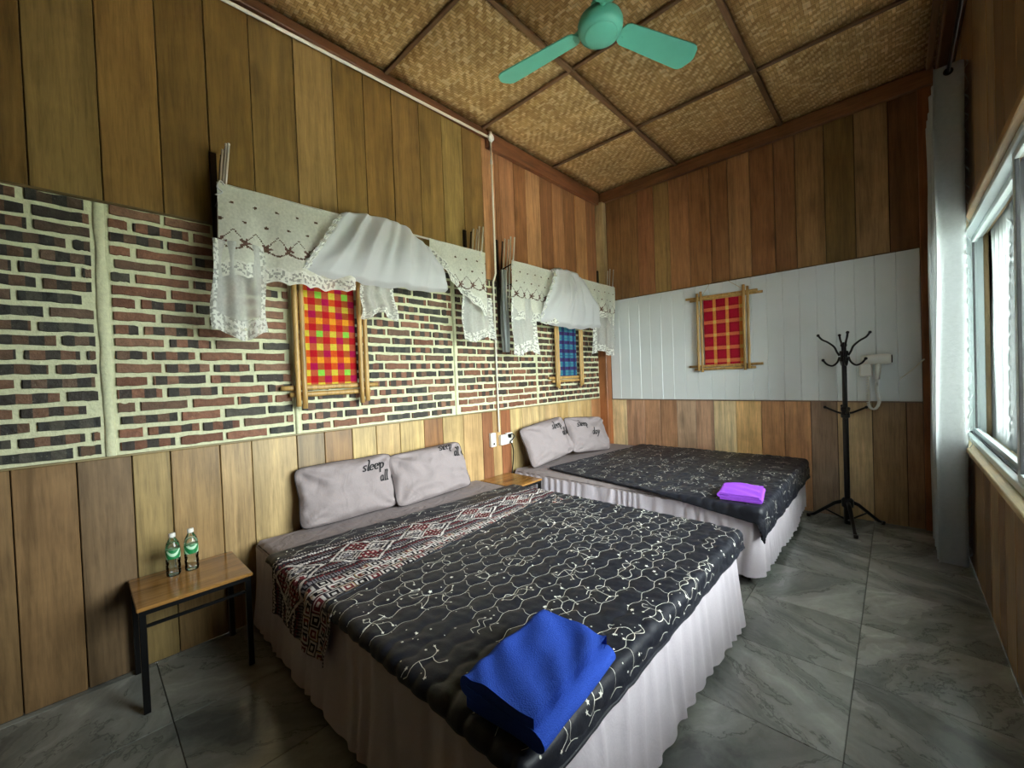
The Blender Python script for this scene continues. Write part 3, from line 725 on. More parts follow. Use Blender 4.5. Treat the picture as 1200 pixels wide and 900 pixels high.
pm.build('star_print', 'print', uo)['kind'] = 'stuff'
q2, S2 = quilt('quilt', 'black star-print quilt on the farther bed under a purple towel', B2, 6.4, .548,
               lambda b_: -2.62 + .17 * (b_ - 3.1) / 1.95, -.70 + .20, lambda t: 3.30 - .32 * t ** .8, 5.06, 3.6, False)

# woven throw across the nearer bed
def throw_col(u, v, W=.74, Ln=2.15):
    x = u * W; y = v * Ln
    wht, dk, mar, gry, blk, tan = lin(204, 196, 192), lin(50, 45, 51), lin(108, 46, 50), lin(122, 116, 120), lin(30, 26, 30), lin(168, 140, 96)
    if x < .012 or x > W - .012: return wht if int(y / .008) % 2 else dk
    # big diamonds in a row
    P = .40; cyl = ((y / P) % 1 - .5) * P; d = abs(x - .25) / .19 + abs(cyl) / .19
    if d < 1:
        if d > .90: return wht
        if d > .84: return dk
        p_, q_ = (x - .25) + cyl, (x - .25) - cyl
        if min(abs(p_), abs(q_)) < .006: return wht if d < .84 else dk
        qd = (p_ > 0) == (q_ > 0)
        g = int(floor(p_ / .016)) + 2 * int(floor(q_ / .016))
        if qd: return mar if g % 3 else (wht if g % 2 else blk)
        e = max(abs(abs(p_) - .085), abs(abs(q_) - .085))
        if .050 < e < .062: return wht
        if e < .028: return gry
        return dk if g % 4 else wht
    # hooked squares along the foot edge
    if x > .44:
        cx_ = (x - .44) % .066; cy_ = (y + (.033 if int((x - .44) / .066) % 2 else 0)) % .066
        e = max(abs(cx_ - .033), abs(cy_ - .033)); kk = (int((x - .44) / .066) + int(y / .066)) % 4
        if .020 < e < .028: return wht
        if e < .008: return wht
        if .010 < e < .020: return mar if kk % 2 else blk
        return [dk, mar, gry, tan][kk] if e < .03 else dk
    # fine zigzag bands
    zz = (x + .010 * abs(((y / .022) % 1) - .5) * 2) / .017
    k = int(zz)
    return [dk, gry, blk, wht, dk, mar][k % 6] if (int(y / .005) + k) % 3 else [gry, blk, dk][k % 3]
def throw_fn(u, v):
    b_ = .725 - .27 + (2.60 - .455 + .04) * v
    t = max(0, (b_ - .70) / 1.9)
    a0 = -2.46 + .19 * t; a1 = a0 + .74 - .30 * t
    a = a0 + (a1 - a0) * u
    over = max(0, .725 - b_)
    a -= over * .35 * (u - .2)
    p = Vector(Su(a, b_, .006))
    if b_ < .725:
        p.y -= .004 + .010 * sin(u * 19 + 2 * ns(u * 3, v * 9)) * min(1, over / .1); p.x += .012 * sin(over * 22) * (u - .5)
        p.z += .02 * (1 - u) * min(1, over / .2)
    return p
th = MB().grid(throw_fn, 128, 420, throw_col).build('woven_throw', 'woven', None, True)
tag(th, 'woven throw with white, grey and maroon diamonds, lying across the nearer bed', 'throw'); solid(th, .004)

# ------------------------------------------------------------ pillows
def pillow(label, base, w, h, th_, lean, yaw, roll, seed, texts):
    """base: point under the pillow's lower edge; lean from vertical towards the wall"""
    def loc(u, v, side):
        # u,v in -1..1
        cu = abs(u) ** 3.0; cv = abs(v) ** 3.0
        t = max(0, (1 - cu)) ** .55 * max(0, (1 - cv)) ** .55
        wr_ = .018 * ns(u * 1.8, v * 1.8, seed) + .012 * ns(u * 4.5, v * 3.5, seed + 2)
        for q, (cu_, cv_) in enumerate(((-1, -1), (1, -1), (1, 1), (-1, 1))):
            rr_ = hypot(u - cu_, (v - cv_) * .7); aa = math.atan2(v - cv_, u - cu_)
            wr_ += .036 * sin(aa * 9 + 3 * ns(rr_ * 1.5, q, seed) + q) * math.exp(-1.6 * rr_) * min(1, rr_ * 2.5) * (.5 + .8 * abs(ns(q * 3.3, seed)))
        wr_ += .022 * sin(u * 10 + v * 3 + 4 * ns(u * 1.4, v * 1.4, seed)) * max(0, ns(u * 1.5, v * 1.5, seed + 6)) 
        pin = 1 - .05 * (1 - abs(v)) * abs(u) ** 4 - .06 * (abs(v) ** 8) * abs(u) ** 4; pinv = 1 - .07 * (abs(u) ** 8) * abs(v) ** 3 + .03 * ns(u * 1.7, v, seed + 8)
        y = u * w / 2 * pin; z = v * h / 2 * pinv
        d = side * (th_ / 2 * t) + (wr_ * min(1, t * 2) if side > 0 else 0)
        return Vector((d, y, z))
    mt = Matrix.Translation(base) @ Matrix.Rotation(yaw, 4, 'Z') @ Matrix.Rotation(-lean, 4, 'Y') @ Matrix.Rotation(roll, 4, 'X') @ Matrix.Translation((0, 0, h / 2))
    W = lambda u, v, s, lift=0: mt @ (loc(u, v, s) + Vector((lift, 0, 0)))
    mb = MB()
    n = 44
    mb.grid(lambda u, v: W(u * 2 - 1, v * 2 - 1, 1), n, n); mb.grid(lambda u, v: W(1 - u * 2, v * 2 - 1, -1), n, n)
    o = mb.build('pillow', 'sheet', None, True); tag(o, label, 'pillow', 'grey printed pillows')
    edge = [(-1 + 2 * i / 20, -1) for i in range(20)] + [(1, -1 + 2 * i / 20) for i in range(20)] + [(1 - 2 * i / 20, 1) for i in range(20)] + [(-1, 1 - 2 * i / 20) for i in range(21)]
    MB().tube([W(a, c_, 0) for a, c_ in edge], .0035, 5).build('piping', 'piping', o, True)
    for txt, u0, v0, size in texts:
        tx = MB()
        Sx = lambda a, b_, lift=0: W(a / (w / 2), b_ / (h / 2), 1, .003)
        cur = u0 * w / 2
        for ch in txt:
            if ch == ' ': cur += size * .45; continue
            adv, strokes = GL[ch]
            for st in strokes:
                pts = [(cur + size * (p.x + .22 * p.y), v0 * h / 2 + size * p.y) for p in cat_rom([(x, y, 0) for x, y in st], 6)]
                pts = [p for p in pts if abs(p[0]) < w / 2 * .97 and abs(p[1]) < h / 2 * .97]
                if len(pts) > 1: ribbon(tx, Sx, pts, size * .14, 0, .004, lambda t: .45 + .8 * abs(t.y))
            cur += size * adv
        if tx.v: tx.build('lettering', 'text', o)
    return o
GL = {  # pen strokes, x height 1 = .5
    's': (.46, [[(.36, .42), (.24, .5), (.08, .42), (.12, .3), (.28, .2), (.32, .07), (.16, -.01), (.02, .08)]]),
    'l': (.28, [[(.02, .88), (.13, .95), (.12, .5), (.12, .06), (.2, 0), (.26, .06)]]),
    'e': (.46, [[(.06, .26), (.34, .3), (.32, .46), (.18, .5), (.05, .36), (.04, .14), (.16, 0), (.34, .08)]]),
    'p': (.52, [[(.0, .44), (.1, .5), (.1, .1), (.1, -.36)], [(.02, -.36), (.2, -.36)], [(.1, .36), (.26, .5), (.4, .38), (.4, .14), (.26, 0), (.1, .1)]]),
    'a': (.54, [[(.38, .42), (.22, .5), (.05, .36), (.05, .12), (.18, 0), (.36, .16)], [(.38, .5), (.37, .2), (.4, .02), (.5, .05)]]),
    'd': (.54, [[(.38, .4), (.22, .5), (.05, .36), (.05, .12), (.18, 0), (.36, .16)], [(.28, .93), (.38, .95), (.37, .2), (.4, .02), (.5, .05)]]),
    'y': (.5, [[(.0, .45), (.08, .5), (.12, .2), (.22, .02)], [(.42, .5), (.3, .1), (.18, -.28), (.04, -.34)]]),
}
pillow('left grey pillow of the nearer bed, its lettering cut by the pillow beside it', (-2.850, 1.325, .540), .72, .41, .17, R(15), R(-2), R(0), 1.0, [('sleep', .22, .48, .078), ('all day', .56, .02, .078)])
pillow('right grey pillow of the nearer bed, overlapping the one beside it', (-2.775, 2.005, .542), .74, .41, .17, R(21), R(-2), R(2), 4.2, [('sleep', .22, .72, .07), ('all day', .58, .36, .078)])
pillow('grey pillow at near side of the farther bed, tilted beside the sockets', (-2.755, 3.575, .572), .74, .44, .18, R(20), R(-4), R(6), 7.7, [('sleep', .14, .46, .085), ('all day', .46, .0, .085)])
pillow('grey pillow in the corner of the farther bed, beside the end wall', (-2.715, 4.29, .558), .74, .44, .17, R(23), R(-4), R(-5), 12.5, [('sleep', -.66, .36, .085), ('day', -.05, -.14, .085)])

# ------------------------------------------------------------ towels
def towel(name, mat, label, c, sx, sy, layers, lt, yaw, seed):
    t = MB(); mt = Matrix.Translation(c) @ Matrix.Rotation(yaw, 4, 'Z')
    # folded strip: cross-section path in x-z, swept along y
    path = []; z = lt / 2
    for k in range(layers):
        xa, xb = (-sx / 2, sx / 2) if k % 2 == 0 else (sx / 2, -sx / 2)
        n = 14
        path += [(xa + (xb - xa) * i / n, z) for i in range(1 if k else 0, n + 1)]
        if k < layers - 1:
            sg = 1 if xb > xa else -1; rr = lt * .5
            path += [(xb + sg * rr * sin(a), z + rr * (1 - cos(a))) for a in [pi * i / 6 for i in range(1, 7)]]
            z += lt
    def fn(u, v, side):
        k = u * (len(path) - 1); i = min(int(k), len(path) - 2); fr = k - i
        x = path[i][0] * (1 - fr) + path[i + 1][0] * fr; zz = path[i][1] * (1 - fr) + path[i + 1][1] * fr
        tx, tz = path[i + 1][0] - path[i][0], path[i + 1][1] - path[i][1]; l = hypot(tx, tz) or 1
        y = (v - .5) * sy + .010 * ns(u * 5, v * 2, seed)
        topf = zz / (layers * lt)
        w = topf ** 2 * (.008 * ns(x * 9, y * 8, seed) + .013 * sin(y * 52 + x * 38 + 5 * ns(x * 4, y * 4, seed)) * (.3 + .7 * max(0, ns(x * 5, y * 3, seed + 2) + .3)))
        x += .008 * ns(zz * 40, y * 5, seed)
        nx, nz = -tz / l, tx / l; hh = lt * .47
        return mt @ Vector((x + nx * hh * side, y, zz + nz * hh * side + w))
    nu = len(path) * 2 - 2; nv = 36
    t.grid(lambda u, v: fn(u, v, 1), nu, nv); t.grid(lambda u, v: fn(1 - u, v, -1), nu, nv)
    # close both ends
    for v, fl in ((0, 0), (1, 1)):
        vs = []; 
        for i in range(nu + 1): vs += [fn(i / nu, v, 1), fn(i / nu, v, -1)]
        t.add(vs, [(2 * i, 2 * i + 1, 2 * i + 3, 2 * i + 2)[::-1 if fl else 1] for i in range(nu)])
    o = t.build(name, mat, None, True); tag(o, label, 'towel'); return o
towel('folded_towel', 'blue_towel', 'bright blue folded towel at the near foot corner of the nearer bed', (-.80, .93, .568), .24, .40, 3, .030, R(4), 1.5)
towel('folded_towel', 'purple_towel', 'purple folded towel near the foot of the farther bed', (-.84, 3.33, .562), .25, .34, 3, .015, R(8), 5.5)

# ------------------------------------------------------------ side tables, bottles
def side_table(label, x0, x1, y0, y1, zt):
    t = thing('side_table', label, 'table', ((x0 + x1) / 2, (y0 + y1) / 2, 0), 'small wooden side tables')
    MB().cbox(x0, x1, y0, y1, zt - .018, zt, .003).build('table_top', 'table_top', t, loc=((x0 + x1) / 2, (y0 + y1) / 2, zt))
    fr = MB(); z0, z1 = zt - .040, zt - .019; g = .008
    fr.box(x0 + g, x1 - g, y0 + g, y0 + g + .022, z0, z1); fr.box(x0 + g, x1 - g, y1 - g - .022, y1 - g, z0, z1)
    fr.box(x0 + g, x0 + g + .022, y0 + g + .022, y1 - g - .022, z0, z1); fr.box(x1 - g - .022, x1 - g, y0 + g + .022, y1 - g - .022, z0, z1)
    fr.build('apron', 'black_metal', t)
    for lx in (x0 + g, x1 - g - .026):
        for ly in (y0 + g, y1 - g - .026):
            MB().cbox(lx, lx + .026, ly, ly + .026, 0, z0, .002).build('leg', 'black_metal', t)
    for lx in (x0 + g + .006, x1 - g - .020):
        MB().cbox(lx, lx + .014, y0 + g + .026, y1 - g - .026, zt - .105, zt - .091, .002).build('stretcher', 'black_metal', t)
    return t
side_table('small wooden side table with black metal legs, two bottles on it', -2.985, -2.55, .144, .61, .50)
side_table('small wooden side table squeezed between the two beds', -2.985, -2.53, 2.67, 3.07, .50)
def bottle(label, x, y, z, rot):
    t = thing('water_bottle', label, 'bottle', (x, y, z), 'water bottles on the side table')
    r = .032; c = (x, y, z + .0005)
    prof = [(.024, 0), (.030, .004), (r, .012), (r, .030), (.0295, .036), (r, .042), (r, .060), (.0295, .066), (r, .072), (r, .092), (.031, .096), (.031, .142), (r, .146), (.031, .158), (.026, .178), (.018, .196), (.0125, .206), (.0125, .222)]
    MB().lathe(prof, c, 24).build('body', 'bottle', t, True)
    MB().lathe([(q[0] - .0015, q[1] + .0015) for q in prof[:-4]] + [(.0245, .178)], c, 24).build('water', 'water', t, True)
    MB().lathe([(.0318, .096), (.0322, .098), (.0322, .140), (.0318, .142)], c, 24).build('label_band', 'label', t, True)
    MB().lathe([(.0145, .208), (.0150, .210), (.0150, .226), (.0135, .229), (.002, .2292)], c, 20).build('cap', 'white_plastic', t, True)
bottle('clear water bottle with green label and white cap, left of the pair on side table', -2.862, .318, .50, 0)
bottle('clear water bottle with green label and white cap, right of the pair on side table', -2.868, .398, .50, 1)

# ------------------------------------------------------------ bamboo framed cloths
def plaid(kind):
    def f1(u, v):   # red / yellow / green
        y = v * 8.3; x = u * 4.0
        cols = [(1, .72, .10), (.86, .80, .16)]; a = x % 1; b_ = y % 1
        va = a < .5; hb = b_ < .48
        big = int(y) % 3
        if va and hb:
            c = lin(134, 196, 70) if (int(x) % 2 == 1 and big == 1) or (int(x) % 2 == 1 and big == 2 and False) else (lin(206, 184, 62) if big != 0 else lin(224, 152, 40))
        elif va: c = lin(204, 82, 32) if int(x) % 2 == 0 else lin(172, 82, 40)
        elif hb: c = lin(196, 76, 38) if big == 0 else lin(184, 84, 56)
        else: c = lin(178, 26, 36) if (int(x) + int(y)) % 2 else lin(168, 22, 70)
        k = .9 + .1 * ((int(u * 110) + int(v * 230)) % 2); return (c[0] * k, c[1] * k, c[2] * k)
    def f2(u, v):   # teal / navy / purple
        a = (u * 3.6 + .1) % 1; b_ = (v * 6.2) % 1
        va = a < .42; hb = b_ < .40
        if va and hb: c = lin(50, 34, 74)
        elif va: c = lin(34, 62, 108) if int(u * 3.6 + .1) % 2 else lin(44, 88, 120)
        elif hb: c = lin(60, 50, 100)
        else: c = lin(66, 124, 138)
        if .45 < a < .5 or .7 < b_ < .74: c = lin(40, 76, 104)
        return c
    def f3(u, v):   # crimson with yellow grid
        a = (u * 3.0 + .25) % 1; b_ = (v * 5.3 + .2) % 1
        va = a < .24; hb = b_ < .26
        if va and hb: return lin(216, 180, 92)
        if va: return lin(214, 132, 66)
        if hb: return lin(212, 110, 74)
        e = (.3 < a < .36) or (.9 < a < .95) or (.32 < b_ < .37) or (.9 < b_ < .95)
        return lin(150, 26, 38) if e else lin(166, 24, 48)
    return {1: f1, 2: f2, 3: f3}[kind]
def framed_cloth(label, mt, w, z0, z1, kind, vx, vz, hz_top, hz_bot, hx, cord=False):
    """local frame: x to the right along the wall, y out of the wall, z up; w half width of cloth"""
    t = thing('bamboo_framed_cloth', label, 'wall hanging', mt @ Vector((0, 0, z0)), 'bamboo framed plaid cloths')
    fx = lambda p: mt @ Vector(p)
    cl = MB().grid(lambda u, v: fx(((u * 2 - 1) * w, .016 + .004 * ns(u * 4, v * 4, kind), z1 + (z0 - z1) * v)), 100, 160, plaid(kind)).build('cloth', 'woven', t, True); solid(cl, .003, 0)
    rr = random.Random(kind)
    def pole(a, c_, r):
        P = [Vector(a).lerp(Vector(c_), i / 10) for i in range(11)]
        P = [fx((p.x + rr.uniform(-.0015, .0015), p.y, p.z + rr.uniform(-.0015, .0015))) for p in P]
        rs = [r * (1.10 if i in (3, 7) else rr.uniform(.94, 1.02)) for i in range(11)]
        MB().tube(P, rs, 10).build('pole', 'bamboo', t, True)
    r = vx[2]
    for i, z in enumerate(hz_top): pole((-hx * (1 if i == 0 else .88), r + .002, z + .004), (hx * (.88 if i == 0 else 1), r + .002, z - .004), r)
    for i, z in enumerate(hz_bot): pole((-hx * (.95 if i == 0 else .8), r + .002, z), (hx * (.8 if i else .97), r + .002, z + .003), r)
    for sg in (-1, 1):
        for i in (0, 1):
            x = sg * vx[i]; zz0, zz1 = vz
            pole((x, 3 * r + .004, zz0 + (.015 if i else 0) + .004 * sg), (x + .003, 3 * r + .004, zz1 + (0 if i else .02)), r)
    if cord:
        MB().tube([fx(p) for p in ((-w - .01, .03, vz[1] - .03), (-.12, .014, vz[1] + .115), (-.04, .012, vz[1] + .12), (.06, .014, vz[1] + .105), (w, .03, vz[1] - .01))], .002, 5).build('hanging_cord', 'bamboo', t)
    return t
ML = lambda yc: Matrix.Translation((LX + .014, yc, 0)) @ Matrix(((0, 1, 0, 0), (1, 0, 0, 0), (0, 0, 1, 0), (0, 0, 0, 1)))
framed_cloth('red, orange and green plaid cloth in a bamboo frame on the brick band', ML(1.265), .19, 1.485, 2.25, 1, (.205, .247, .018), (1.345, 2.31), (2.29, 2.25), (1.482, 1.436), .36)
framed_cloth('blue plaid cloth in a bamboo frame on the brick band above farther bed', ML(4.19), .205, 1.475, 2.14, 2, (.235, .275, .017), (1.35, 2.20), (2.18, 2.14), (1.47, 1.43), .40)
MBk = Matrix.Translation((-1.437, BY - .005, 0)) @ Matrix(((1, 0, 0, 0), (0, -1, 0, 0), (0, 0, 1, 0), (0, 0, 0, 1)))
tb = framed_cloth('red cloth with yellow grid in a bamboo frame on the white panelling', MBk, .205, 1.545, 2.335, 3, (.225, .265, .015), (1.475, 2.40), (2.352, 2.325), (1.54, 1.505), .405, True)

# ------------------------------------------------------------ folding mosquito nets
def valance_col(y0, y1, zr, zbf, mid0, mid1):
    def f(u, v):
        y = y0 + (y1 - y0) * u; zb = zbf(y); z = zr + (zb - zr) * v; d = zr - z; hgt = zr - zb
        w = lin(238, 238, 226)
        br = lin(104, 82, 66)
        q = (y * 9) % 1
        # embroidered dots in two staggered rows, scallop and flowers
        if .05 < d < .30 and hgt > .34:
            for row, dd in enumerate((.10, .20)):
                qq = (y * 8.5 + .5 * row) % 1 - .5
                if (qq / 8.5) ** 2 * 1.0 + (d - dd) ** 2 * 2.2 < .011 ** 2: return (*br[:3], .95)
        if hgt > .34:
            sc_ = .335 + .028 * abs(sin(pi * y * 8.5)); lat = .25 + .07 * abs(((y * 8.5) % 1) - .5) * 2
            if abs(d - sc_) < .005: return (*br[:3], .9)
            if abs(d - lat) < .0035: return (*br[:3], .8)
            qq = ((y * 8.5 + .5) % 1 - .5) / 8.5; r_ = hypot(qq, d - .325); an = math.atan2(d - .325, qq)
            if r_ < .022 + .010 * cos(5 * an): return (*lin(124, 92, 84)[:3], .85)
        e = hgt * (1 - v)
        if e < .085:   # lace edge
            k = ns(y * 60, z * 60, 3)
            if e < .012 or abs(e - .08) < .006: return (*lin(240, 240, 232)[:3], 1)
            return (*lin(240, 240, 232)[:3], 1.0 if k > -.08 else .48)
        return (*w[:3], .88)
    return f
def tail_col(u, v):
    e = min(u, 1 - u) * .3; f_ = (1 - v) * .5
    if f_ < .10 or e < .03:
        return (*lin(240, 240, 234)[:3], 1.0 if ns(u * 18, v * 30, 7) > -.08 else .5)
    return (*lin(222, 222, 218)[:3], .74)
def net(label, ya, yb, swag_top, swag_bot, zsag, seed, vleft, vright, ltail, rtail, ctail, bundle):
    XR = -2.775; ZR = 2.66
    t = thing('mosquito_net', label, 'mosquito net', (-2.9, (ya + yb) / 2, ZR), 'folding mosquito nets on the left wall')
    MB().tube([(XR, ya, ZR), (XR, yb, ZR)], .008, 8).build('rail', 'chrome', t, True)
    # folding arms: bars gathered between the wall and the rail
    for yy in (ya + .015, yb - .015):
        MB().cbox(LX + .001, LX + .022, yy - .018, yy + .018, 1.95, 2.93, .003).build('wall_bracket', 'dark_metal', t)
        for k in range(5):
            xx = LX + .045 + .042 * k
            br_ = MB(); sl = .014 if k % 2 else .024
            br_.tube([(xx, yy - .012, 2.18 + .02 * (k % 2)), (xx + sl * .4, yy, 2.55), (xx + sl, yy + .034, 2.90 + .02 * (k % 2))], .0075, 7)
            br_.ball((xx + sl, yy + .034, 2.90 + .02 * (k % 2)), .009, 8, 5)
            br_.build('arm_bar', 'chrome' if k > 0 else 'dark_metal', t, True)
        for za, zb_ in ((2.60, 2.64), (2.42, 2.44)): MB().tube([(LX + .03, yy, za), (XR - .004, yy, zb_)], .006, 6).build('arm_link', 'dark_metal', t, True)
        MB().tube(cat_rom([(XR + .010, yy, 2.655), (XR + .02, yy - .02, 2.67), (XR + .018, yy - .035, 2.63), (XR + .012, yy - .01, 2.61), (XR + .016, yy - .045, 2.585)], 5), .004, 5).build('tie_cord', 'net', t, True)
    s0 = swag_bot[0]; s1 = swag_bot[1]
    def zb_left(y): return vleft[1] + .018 * abs(sin(pi * y * 8.5)) + .03 * ns(y * 2.2, seed)
    def zb_right(y):
        k = max(0, min(1, (y - vright[0]) / (yb - vright[0]))); return vright[1] + (vright[2] - vright[1]) * k + .016 * abs(sin(pi * y * 8.5))
    def panel(y0, y1, zbf, xo):
        def fn(u, v):
            y = y0 + (y1 - y0) * u; z = ZR + .004 + (zbf(y) - ZR) * v
            x = XR + .012 + xo + .030 * v * sin(y * 21 + 3 * ns(y * 2, seed)) + .016 * v * ns(y * 14, z * 2, seed) + .012 * ns(y * 5, z * 6, seed + 1)
            return (x, y + .012 * v * ns(y * 8, z * 5, seed + 2), z)
        n = max(40, int((y1 - y0) / .0075)); o = MB().grid(fn, n, 84, valance_col(y0, y1, ZR, zbf, 0, 0)).build('lace_valance', 'lace', t, True)
        return o
    panel(ya - .02, vleft[0], zb_left, 0); panel(vright[0], yb + .02, zb_right, 0)
    # gathered middle thrown over the rail
    def swag(u, v):
        vv = v ** .85
        yt = swag_top[0] + (swag_top[1] - swag_top[0]) * u; ybm = s0 + (s1 - s0) * u
        y = yt + (ybm - yt) * vv
        zt = ZR + .058 * sin(pi * min(1, max(0, u)) ** .7) ** .7 + .006
        if u > .62: zt -= (u - .62) / .38 * swag_top[2]
        zb = zsag(u); z = zt + (zb - zt) * v
        q_ = u + .16 * (v - .3) * (1 - u)
        fold = .9 - 1.6 * abs(sin(q_ * 15 + 1.6 * ns(q_ * 3, v * 1.1, seed))) + .5 * sin(q_ * 41 + 3 * ns(q_ * 5, v * 1.2, seed + 3))
        x = XR + .028 + .075 * sin(pi * min(1, v * .85 + .12)) * (.35 + .65 * sin(pi * u)) + .027 * fold * (.35 + .65 * (1 - abs(2 * v - .9))) + .03 * ns(u * 4, v * 3, seed + 8)
        if v < .05: x -= (.05 - v) * .9
        if v > .94: x -= (v - .94) * .6
        return (x, y + .006 * ns(u * 20, v * 6, seed), z + .006 * fold * v)
    MB().grid(swag, 130, 60).build('gathered_net', 'net', t, True)
    # lace edging running down the gathered part's left border
    def edging(u, v):
        p = Vector(swag(0.0 + .02, v)); w_ = .05 * (1 + .25 * sin(v * 50))
        return (p.x + .012 + .012 * sin(v * 44 + u * 2), p.y - (u - .3) * w_ * 1.0, p.z - (u - .3) * w_ * .55)
    MB().grid(edging, 10, 90, lambda u, v: (*lin(240, 240, 234)[:3], 1.0 if ns(u * 5, v * 30, 9) > -.1 else .5)).build('lace_edging', 'lace', t, True)
    for (y0, y1, zt, zb, xo, sd) in [q for q in (ltail, rtail, ctail) if q]:
        def fn(u, v):
            y = y0 + (y1 - y0) * u; z = zt + (zb - zt) * v + .03 * v * sin(u * 7 + sd)
            return (XR + xo + .022 * sin(u * 17 + sd + 1.5 * ns(v * 2, sd)) * (.4 + .6 * v), y + .02 * sin(v * 5 + sd) * v + .035 * (u - .5) * v, z)
        MB().grid(fn, 60, 80, tail_col).build('tail', 'lace', t, True)
    if bundle:
        def bf(u, v):
            a = 2 * pi * u; r_ = (.030 + .012 * sin(5 * a + v * 3)) * (1 + .25 * sin(v * 5))
            return (LX + .10 + r_ * cos(a), bundle[0] + r_ * sin(a) * .9, bundle[1] + (bundle[2] - bundle[1]) * v)
        MB().grid(bf, 30, 30).build('bundled_net', 'curtain', t, True)
    return t
net('larger folding mosquito net with lace and gathered middle, above the red plaid cloth', .60, 2.62, (1.30, 2.06, .13), (1.0, 2.18),
    lambda u: 2.235 - .025 * sin(pi * u) + .02 * (u - .5), 1.7, (1.36, 2.13), (2.02, 2.50, 2.06),
    (.545, .80, 2.34, 1.80, .016, 1.0), (2.38, 2.74, 2.26, 1.86, -.03, 2.6), (1.43, 1.68, 2.24, 1.99, -.02, 4.0), None)
net('folding mosquito net with lace and gathered middle, above the blue plaid cloth in corner', 3.02, 5.03, (3.66, 4.26, .04), (3.38, 4.66),
    lambda u: 2.09 - .045 * sin(pi * min(1, u * 1.05)), 5.2, (3.80, 2.06), (4.18, 2.36, 2.14),
    (2.98, 3.34, 2.30, 1.74, .012, 3.0), (4.52, 5.06, 2.26, 1.77, -.02, 5.6), None, (3.03, 1.76, 2.60))

# ------------------------------------------------------------ conduit, sockets
t = thing('cable_conduit', 'thin white cable conduit under the ceiling and down the left wall', 'conduit', (LX + .02, 2.955, .93))
MB().tube([(LX + .062, FY + .01, 3.80), (LX + .062, .7, 3.868), (LX + .062, 2.945, 3.925)], .011, 10).build('horizontal_pipe', 'conduit', t, True)
MB().tube([(LX + .064, 2.955, 3.90), (LX + .064, 2.955, 2.56), (LX + .02, 2.957, 2.48), (LX + .02, 2.958, .94)], .010, 10).build('vertical_pipe', 'conduit', t, True)
jb = MB(); jb.lathe([(.034, 0), (.036, .004), (.036, .026), (.030, .030), (.002, .031)], (LX + .056, 2.955, 3.925), 20, 'x'); jb.tube([(LX + .066, 2.955, 3.88), (LX + .066, 2.955, 3.985)], .014, 10)
jb.build('junction_box', 'white_plastic', t, True)
MB().tube([(LX + .064, 2.955, 3.70), (LX + .064, 2.955, 3.66)], .0135, 10).build('clip', 'white_plastic', t)
def wallbox(label, name, y0, y1, z0, z1, d, kind):
    t = thing(name, label, 'socket' if 'socket' in name else 'switch', (LX, (y0 + y1) / 2, z0))
    MB().cbox(LX, LX + d, y0, y1, z0, z1, .004).build('housing', 'white_plastic', t)
    ym = (y0 + y1) / 2
    if kind == 'switch':
        MB().cbox(LX + d, LX + d + .006, ym - .014, ym + .014, z1 - .055, z1 - .018, .003).build('rocker', 'white_plastic', t)
        MB().lathe([(.010, 0), (.010, .006), (.002, .0065)], (LX + d, ym, z0 + .03), 14, 'x').build('socket_hole', 'dark_metal', t)
    else:
        for zz in (z0 + .028, z1 - .03):
            for dy in (-.010, .010): MB().lathe([(.0035, 0), (.0035, .0015)], (LX + d, ym + dy, zz), 8, 'x').build('socket_hole', 'dark_metal', t)
    return t
wallbox('narrow white wall switch above the small table, left of the conduit', 'wall_switch', 2.83, 2.90, .80, .94, .035, 'switch')
wallbox('white wall socket box right beneath the conduit', 'wall_socket', 2.965, 3.045, .80, .905, .04, 'socket')
wallbox('white wall socket with a black plug, beside the tilted pillow', 'wall_socket', 3.06, 3.15, .80, .915, .03, 'socket')
t = thing('plug_cord', 'black cord with plug looping from the white socket behind the bed', 'cord', (LX + .05, 3.10, .70))
MB().tube(cat_rom([(LX + .032, 3.09, .885), (LX + .055, 3.115, .905), (LX + .062, 3.14, .875), (LX + .06, 3.11, .845), (LX + .05, 3.09, .82), (LX + .052, 3.11, .795), (LX + .045, 3.135, .72), (LX + .04, 3.13, .60), (LX + .035, 3.10, .45)], 6), .006, 7).build('cord', 'black_metal', t, True)
MB().cbox(LX + .031, LX + .060, 3.075, 3.105, .865, .905, .006).build('plug', 'black_metal', t)

